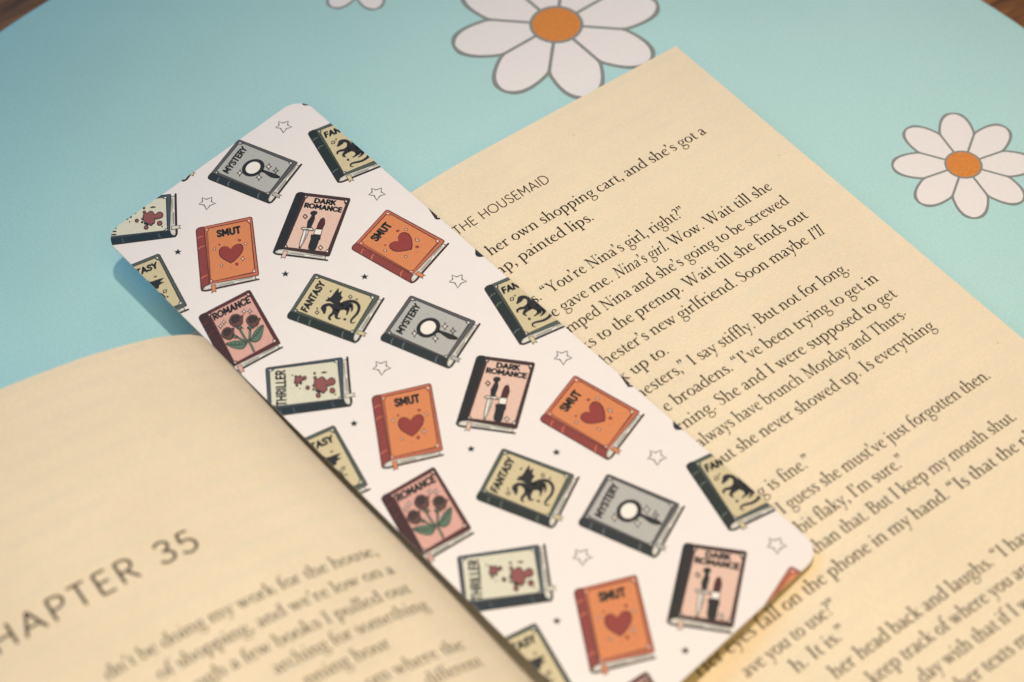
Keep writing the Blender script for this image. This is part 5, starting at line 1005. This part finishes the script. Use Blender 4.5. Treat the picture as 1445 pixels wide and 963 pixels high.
["emblem","T","f",[[10.19,55.36],[10.04,55.47],[9.88,55.47],[9.77,55.37],[9.75,55.2],[9.82,55.03],[9.97,54.92],[10.13,54.92],[10.24,55.02],[10.26,55.19]]],
["emblem","T","f",[[9.97,61.53],[9.89,61.59],[9.8,61.59],[9.73,61.53],[9.72,61.44],[9.76,61.34],[9.84,61.28],[9.93,61.28],[10.0,61.34],[10.01,61.43]]],
["emblem","T","f",[[11.02,55.83],[11.54,56.02],[11.88,56.45],[11.8,56.61],[11.3,56.33],[10.94,55.99]]],
["emblem","V","f",[[10.01,55.08],[10.19,55.19],[10.03,55.33]]]]}
SMUT_TURNED = [0.7813, 0.742, 12.9436, -0.6456, 0.6937, 37.4697]
FANTASY_TURNED = [0.8154, -0.6369, 60.8721, 0.6369, 0.8154, 18.4782]
OPEN_STAR = [[0.2, -1.79], [0.52, -0.87], [1.67, -0.53], [0.91, 0.26], [1.25, 1.24], [0.13, 0.87], [-1.03, 1.33], [-0.65, -0.01], [-1.31, -0.87], [-0.37, -0.93]]
OPEN_STARS = [(43.35, 2.75), (19.85, 8.6), (45.9, 29.4)]
BLACK_STARS = [(8.4, 14.75), (20.35, 33.1), (31.05, 43.9)]

# ================================================================== TABLE (setting)
def slab(name, x0, x1, y0, y1, z0, z1, m):
    v = [(x, y, z) for z in (z0, z1) for x, y in ((x0, y0), (x1, y0), (x1, y1), (x0, y1))]
    f = [(3, 2, 1, 0), (4, 5, 6, 7)] + [(i, (i + 1) % 4, 4 + (i + 1) % 4, 4 + i) for i in range(4)]
    o = link_mesh(name, v, f, m)
    bv = o.modifiers.new("bevel", 'BEVEL')
    bv.width = 0.004
    bv.segments = 3
    return o


table = tag(slab("table", -0.62, 0.62, -0.45, 0.45, -0.033, -0.003, wood), kind='structure')

# ================================================================== ROUND DAISY MAT
MAT_C, MAT_R = (-5.14, -4.62), 145.9


def disc(profile, n=160):
    v, f = [], []
    for r, z in profile:
        v += [(MM * r * math.cos(2 * math.pi * i / n), MM * r * math.sin(2 * math.pi * i / n), MM * z) for i in range(n)]
    for k in range(len(profile) - 1):
        f += [(k * n + i, k * n + (i + 1) % n, (k + 1) * n + (i + 1) % n, (k + 1) * n + i) for i in range(n)]
    f.append(tuple(range((len(profile) - 1) * n, len(profile) * n)))
    f.append(tuple(reversed(range(n))))
    return v, f


v, f = disc([(MAT_R - 0.6, -2.98), (MAT_R, -2.6), (MAT_R, -0.5), (MAT_R - 0.2, -0.12), (MAT_R - 0.7, 0.0)])
mat = link_mesh("round_mat", v, f, teal, loc=(MAT_C[0] * MM, MAT_C[1] * MM, 0))
tag(mat, "round pale teal mat printed with white daisies, lying under the open book", "mat")


def flat_part(name, polys, z, m, parent, off=(0, 0)):
    verts, faces = [], []
    for i, p in enumerate(polys):
        z += 0.0008 if i else 0.0
        for t in tris(p):
            k = len(verts)
            verts += [((a - off[0]) * MM, (b - off[1]) * MM, z * MM) for a, b in t]
            ax, ay = t[1][0] - t[0][0], t[1][1] - t[0][1]
            bx, by = t[2][0] - t[0][0], t[2][1] - t[0][1]
            faces.append((k, k + 1, k + 2) if ax * by - ay * bx > 0 else (k + 2, k + 1, k))
    return link_mesh(name, verts, faces, m, parent)


def daisy(cx, cy, R, rc, a0, lw, label):
    """eight rounded petals round an orange centre"""
    def petal(a, shrink):
        # drop-shaped petal filling its eighth of the circle, less half an outline all round
        half = math.radians(22.5)
        prof = [(0.22, 1.0), (0.36, 1.0), (0.50, 1.0), (0.60, 0.985), (0.70, 0.945), (0.79, 0.86), (0.87, 0.735), (0.935, 0.56), (0.98, 0.33)]
        side = []
        for t, w in prof:
            side.append((R * t - shrink * max(0.0, (t - 0.7) / 0.3), max(R * min(t, 0.595) * math.tan(half) * w - shrink / math.cos(half), 0.02)))
        loop = side + [(R - shrink, 0.0)] + [(x, -y) for x, y in reversed(side)]
        tip = smooth_path(loop, sub=4)
        ca, sa = math.cos(a), math.sin(a)
        return [(cx + x * ca - y * sa, cy + x * sa + y * ca) for x, y in tip]
    angs = [math.radians(a0 + 45 * k) for k in range(8)]
    petals = [petal(a, lw * 0.5) for a in angs]
    d = flat_part("printed_daisy", petals, 0.03, petal_white, mat, MAT_C)
    d['label'] = label
    flat_part("outline", [petal(a, -lw * 0.5) for a in angs], 0.015, petal_line, d, MAT_C)
    flat_part("flower_centre_ring", [ellipse(cx, cy, rc + lw * 0.55, rc + lw * 0.55, 36)], 0.04, petal_line, d, MAT_C)
    flat_part("flower_centre", [ellipse(cx, cy, rc - lw * 0.35, rc - lw * 0.35, 36)], 0.05, flower_orange, d, MAT_C)


daisy(58.98, 65.36, 23.3, 5.55, -20.0, 0.78, "large daisy above the top edge of the right-hand page")
daisy(101.48, -17.99, 14.6, 3.65, 10.0, 0.50, "smaller daisy to the right of the book")
daisy(33.5, 105.2, 12.6, 3.2, -107.0, 0.5, "daisy at the far edge of the mat, only two petal tips in view")


# ================================================================== OPEN BOOK
book = bpy.data.objects.new("open_book", None)
COL.objects.link(book)
book.location = (-0.05, -0.06, 0)
tag(book, "open paperback novel with cream pages, lying spread on the teal mat", "book")
BO = (-50.0, -60.0, 0.0)


def bk(x, y, z):
    return ((x - BO[0]) * MM, (y - BO[1]) * MM, (z - BO[2]) * MM)


def grid(name, us, vs, fn, m, parent, smooth=True):
    verts = [fn(u, w) for w in vs for u in us]
    n = len(us)
    faces = [(j * n + i, j * n + i + 1, (j + 1) * n + i + 1, (j + 1) * n + i) for j in range(len(vs) - 1) for i in range(n - 1)]
    return link_mesh(name, [bk(*q) for q in verts], faces, m, parent, smooth=smooth)


def lerp(a, b, t):
    return a + (b - a) * t


R_TOP, R_BOT = 37.4, -160.0


def right_edge(y):
    return 69.6 + (37.4 - y) * 0.032


def r_top(x):
    return 37.4 - (69.6 - x) * 0.004


def right_pt(t, w, dz=0.0):
    y0 = lerp(R_TOP, R_BOT, w)
    x = lerp(-58.0, right_edge(y0), t)
    y = lerp(r_top(x), R_BOT, w)
    return (x, y, page_right(x, y) + dz)


us = [i / 90 for i in range(91)]
vs = [i / 40 for i in range(41)]
right_page = grid("page", us, vs, lambda u, w: right_pt(u, 1 - w), paper, book)
right_page['label'] = "right-hand page of running text, its heading partly under the bookmark"


def left_pt(s, w, dz=0.0):
    y = lerp(27.0, -170.0, w)
    if s < -0.25:                   # the leaf runs on down into the gutter
        return (gutter_x(y) + 0.25 + 0.1 * math.sin(-s), y, 9.8 + (s + 0.25) * 1.0)
    return (gutter_x(y) - s, y, page_left(s) + dz)


ss = [-8.0, -6.0, -4.0, -2.5, -1.2, -0.5, -0.25, -0.1, 0.05, 0.2, 0.5, 0.9, 1.4, 2.0, 2.6, 3.3, 4.0, 4.8, 5.6, 6.5, 7.5, 8.6, 9.8, 11, 12.5, 14, 16, 18, 20.5, 23, 26, 30, 34, 38, 42, 47, 53, 60, 68, 78, 90, 105, 120]
left_page = grid("page", list(reversed(ss)), vs, lambda s, w: left_pt(s, 1 - w), paper, book)
left_page['label'] = "left-hand page with the chapter heading, curling down into the gutter"


def block(name, top_row_fn, ts, y_top, y_bot, z0, parent):
    """solid stack of leaves under a page: same outline, walls down to z0"""
    verts, faces = [], []
    nx, ny = len(ts), 24
    for j in range(ny + 1):
        for t in ts:
            verts.append(top_row_fn(t, j / ny))
    for j in range(ny):
        for i in range(nx - 1):
            a = j * nx + i
            faces.append((a, a + 1, a + nx + 1, a + nx))
    base = len(verts)
    loop = list(range(nx)) + [j * nx + nx - 1 for j in range(1, ny + 1)] + [ny * nx + i for i in range(nx - 2, -1, -1)] + [j * nx for j in range(ny - 1, 0, -1)]
    for k in loop:
        x, y, z = verts[k]
        verts.append((x, y, z0))
    n = len(loop)
    for k in range(n):
        faces.append((loop[k], base + k, base + (k + 1) % n, loop[(k + 1) % n]))
    faces.append(tuple(base + k for k in range(n)))
    o = link_mesh(name, [bk(*q) for q in verts], faces, edge, parent)
    return o


rb = block("page_block", lambda t, w: tuple(a - b for a, b in zip(right_pt(t * 0.9985, min(w * 0.998 + 0.001, 1)), (0, 0, 0.12))), us[::3], R_TOP, R_BOT, 0.55, book)
rb['label'] = "thinner stack of pages under the right-hand page"
lb = block("page_block", lambda t, w: left_pt(lerp(3.2, 119.6, t), w * 0.998 + 0.001, -0.3), [i / 40 for i in range(41)], 0, 0, 0.55, book)
lb['label'] = "thicker stack of pages under the left-hand page"
cv, cf = [], []
for z in (0.06, 0.5):
    cv += [bk(x, y, z) for x, y in ((-170.5, -171.0), (77.5, -161.0), (71.0, 37.9), (-60.0, 37.9), (-64.0, 28.0), (-170.5, 28.0))]
cf = [tuple(range(5, -1, -1)), tuple(range(6, 12))] + [(i, (i + 1) % 6, 6 + (i + 1) % 6, 6 + i) for i in range(6)]
# cover boards lie under the page blocks
link_mesh("cover", [(a * 0.997, b * 0.997, c) for a, b, c in cv], cf, cover_mat, book)


def print_on(name, polys, height, m, parent, dz=0.02):
    verts, faces = [], []
    for p in polys:
        for t in tris(p):
            k = len(verts)
            for a, b in t:
                verts.append(bk(a, b, height(a, b) + dz))
            ax, ay = t[1][0] - t[0][0], t[1][1] - t[0][1]
            bx, by = t[2][0] - t[0][0], t[2][1] - t[0][1]
            faces.append((k, k + 1, k + 2) if ax * by - ay * bx > 0 else (k + 2, k + 1, k))
    return link_mesh(name, verts, faces, m, parent)


XH = 1.66                       # x-height of the body type in mm


def text_line(text, x0, x1, y, height, parent, size=None, xscale=None, weight=1.13):
    size = size or XH
    polys, w = set_serif(text, weight)
    if x1 is None:
        sx = xscale or 1.37
    else:
        sx = (x1 - x0) / (w - 0.1)
    out = [[(x0 + a * sx, y + b * size) for a, b in p] for p in polys]
    return print_on("text_line", out, height, black_text, parent)


for s, x0, x1, y in RIGHT_TEXT:
    text_line(s, x0, x1, y, page_right, right_page)
hp, hw = set_sans("THE HOUSEMAID", 0.105, 0.05)
k = (25.7 - 3.0) / hw
print_on("running_head", [[(3.0 + a * k, 22.25 + b * 2.25) for a, b in p] for p in hp], page_right, black_text, right_page)


def left_height(x, y):
    return page_left(gutter_x(y) - x)


for s, x0, x1, y in LEFT_TEXT:
    text_line(s, x0, x1, y, left_height, left_page, size=1.55, weight=0.98)
hp, hw = set_sans("CHAPTER 35", 0.105, 0.14)
k = (-76.3 + 117.5) / hw
print_on("chapter_heading", [[(-117.5 + a * k, -20.2 + b * 4.35) for a, b in p] for p in hp], left_height, black_text, left_page)


# ================================================================== BOOKMARK
FO, FU, FV, FN = Vector((-0.053882, 0.062529, 0.010996)), Vector((0.99431, 0.10509, 0.01747)), Vector((0.1053, -0.99438, -0.01138)), Vector((-0.01618, -0.01315, 0.99978))
BW, BL, BR = 51.0, 143.9, 4.1


def rounded_outline(corners, r, n=10):
    """outline of a card with four rounded corners"""
    pts = []
    m = len(corners)
    for i in range(m):
        p, a, b = Vector(corners[i]), Vector(corners[i - 1]), Vector(corners[(i + 1) % m])
        da, db = (a - p).normalized(), (b - p).normalized()
        half = da.angle(db) / 2
        c = p + (da + db).normalized() * (r / math.sin(half))
        s, e = p + da * (r / math.tan(half)) - c, p + db * (r / math.tan(half)) - c
        a0 = math.atan2(s.y, s.x)
        turn = (math.atan2(e.y, e.x) - a0 + math.pi) % (2 * math.pi) - math.pi
        for k in range(n + 1):
            t = a0 + turn * k / n
            pts.append((c.x + r * math.cos(t), c.y + r * math.sin(t)))
    return pts


HULL = rounded_outline([(0.0, 1.7), (BW, -1.6), (BW, 143.4), (0.0, 144.9)], BR)
BORIG = FO.copy()


def bm(u, v, h):
    """bookmark point: u across, v down from its top, h mm above its face"""
    return (FU * u + FV * v + FN * h) * MM


verts, faces = [], []
rings = [(0.0, -0.28), (0.0, -0.06), (0.06, 0.0)]
n = len(HULL)
for inset, h in rings:
    k = (BW - 2 * inset) / BW
    kl = (BL - 2 * inset) / BL
    verts += [bm(BW / 2 + (u - BW / 2) * k, BL / 2 + (v - BL / 2) * kl, h) for u, v in HULL]
for j in range(len(rings) - 1):
    faces += [(j * n + i, (j + 1) * n + i, (j + 1) * n + (i + 1) % n, j * n + (i + 1) % n) for i in range(n)]
faces.append(tuple(reversed(range(2 * n, 3 * n))))
faces.append(tuple(range(n)))
bookmark = link_mesh("bookmark", verts, faces, card, loc=BORIG)
tag(bookmark, "white card bookmark printed with little book covers, tucked into the open novel", "bookmark")

HMIN = [min(p[i] for p in HULL) for i in (0, 1)]
HMAX = [max(p[i] for p in HULL) for i in (0, 1)]


class Ink:
    """collects clipped, stacked layers of print for one part"""
    def __init__(self):
        self.v, self.f, self.mi, self.mats = [], [], [], []

    def add(self, polys, h, m):
        if m not in self.mats:
            self.mats.append(m)
        mi = self.mats.index(m)
        for p in polys:
            for t in tris(p):
                if (max(q[0] for q in t) < 0 or min(q[0] for q in t) > BW or max(q[1] for q in t) < -3 or min(q[1] for q in t) > BL + 2):
                    continue
                inside = all(BR < q[0] < BW - BR and BR + 2 < q[1] < BL - BR - 1 for q in t)
                c = t if inside else clip_convex(t, HULL)
                if len(c) < 3:
                    continue
                area = sum(c[i - 1][0] * c[i][1] - c[i][0] * c[i - 1][1] for i in range(len(c)))
                if abs(area) < 1e-7:
                    continue
                if area > 0:
                    c = list(reversed(c))
                k = len(self.v)
                self.v += [bm(a, b, h) for a, b in c]
                self.f.append(tuple(range(k, k + len(c))))
                self.mi.append(mi)

    def build(self, name, parent):
        if not self.f:
            return None
        return link_mesh(name, self.v, self.f, self.mats, parent, self.mi)


def op_polys(op):
    kind = op[2]
    if kind == 'f':
        return [[tuple(p) for p in op[3]]]
    if kind == 'c':
        return [smooth_path([tuple(p) for p in op[3]], closed=True, sub=5)]
    if kind == 'o':
        return stroke_quads([(p[0], p[1], op[4] * 1.8) for p in op[3]], closed=True)
    if kind == 's':
        return stroke_quads(smooth_path([tuple(p) for p in op[3]], sub=5), cap=len(op[3]) > 2)
    text, p0, p1, up, w = op[3:8]
    w = w * 1.45
    polys, wd = set_sans(text, w, 0.10)
    polys = [[(a, w * 0.3 + b * (1 - w * 0.6)) for a, b in q] for q in polys]
    dx, dy = (p1[0] - p0[0]) / wd, (p1[1] - p0[1]) / wd
    return [[(p0[0] + a * dx + b * up[0], p0[1] + a * dy + b * up[1]) for a, b in q] for q in polys]


PRE = {}
for g, ops in ART.items():
    PRE[g] = [(op[0], op[1], op_polys(op)) for op in ops]


def place_print(genre, T, du, dv, label):
    parts = {}
    h = 0.004
    for part, key, polys in PRE[genre]:
        h += 0.0016
        out = []
        for p in polys:
            q = p if T is None else [(T[0] * a + T[1] * b + T[2], T[3] * a + T[4] * b + T[5]) for a, b in p]
            out.append([(a + du, b + dv) for a, b in q])
        parts.setdefault(part, Ink()).add(out, h, cmat(genre, key))
    if not any(i.f for i in parts.values()):
        return
    if parts['cover'].f:
        root = parts.pop('cover').build("printed_book", bookmark)
    else:
        key = max(parts, key=lambda k: len(parts[k].f))
        root = parts.pop(key).build("printed_book", bookmark)
    root['label'] = label
    for part, i in parts.items():
        i.build(part, root)


PITCH_V, WRAP_U, WRAP_V = 53.9, 51.95, -2.4
LOOK = {
    'smut': "orange and red printed book with a red heart on its cover",
    'mystery': "grey printed book with a magnifying glass on its cover",
    'fantasy': "sage and cream printed book with a black winged beast on its cover",
    'dark': "black and pink printed book with a dagger and a lipstick on its cover",
    'romance': "maroon and pink printed book with three dark roses on its cover",
    'thriller': "navy and cream printed book with red splatters on its cover",
}
for genre, T in (('smut', None), ('smut', SMUT_TURNED), ('mystery', None), ('fantasy', None), ('fantasy', FANTASY_TURNED), ('dark', None), ('romance', None), ('thriller', None)):
    for i in (-1, 0, 1):
        for j in range(-2, 5):
            place_print(genre, T, WRAP_U * i, PITCH_V * j + WRAP_V * i, LOOK[genre])

open_line = M['T']
for u0, v0 in OPEN_STARS:
    for j in range(-1, 3):
        s = Ink()
        loop = [(u0 + a, v0 + b + PITCH_V * j, 0.23) for a, b in OPEN_STAR]
        s.add(stroke_quads(loop, closed=True), 0.006, open_line)
        o = s.build("printed_star", bookmark)
        if o:
            o['label'] = "small outlined star"
for u0, v0 in BLACK_STARS:
    for j in range(-1, 3):
        s = Ink()
        pts = []
        for k in range(10):
            a = math.radians(36 * k + 20)
            r = 0.80 if k % 2 == 0 else 0.36
            pts.append((u0 + r * math.cos(a), v0 + PITCH_V * j + r * math.sin(a)))
        s.add([pts], 0.006, M['T'])
        o = s.build("printed_star", bookmark)
        if o:
            o['label'] = "tiny solid black star"
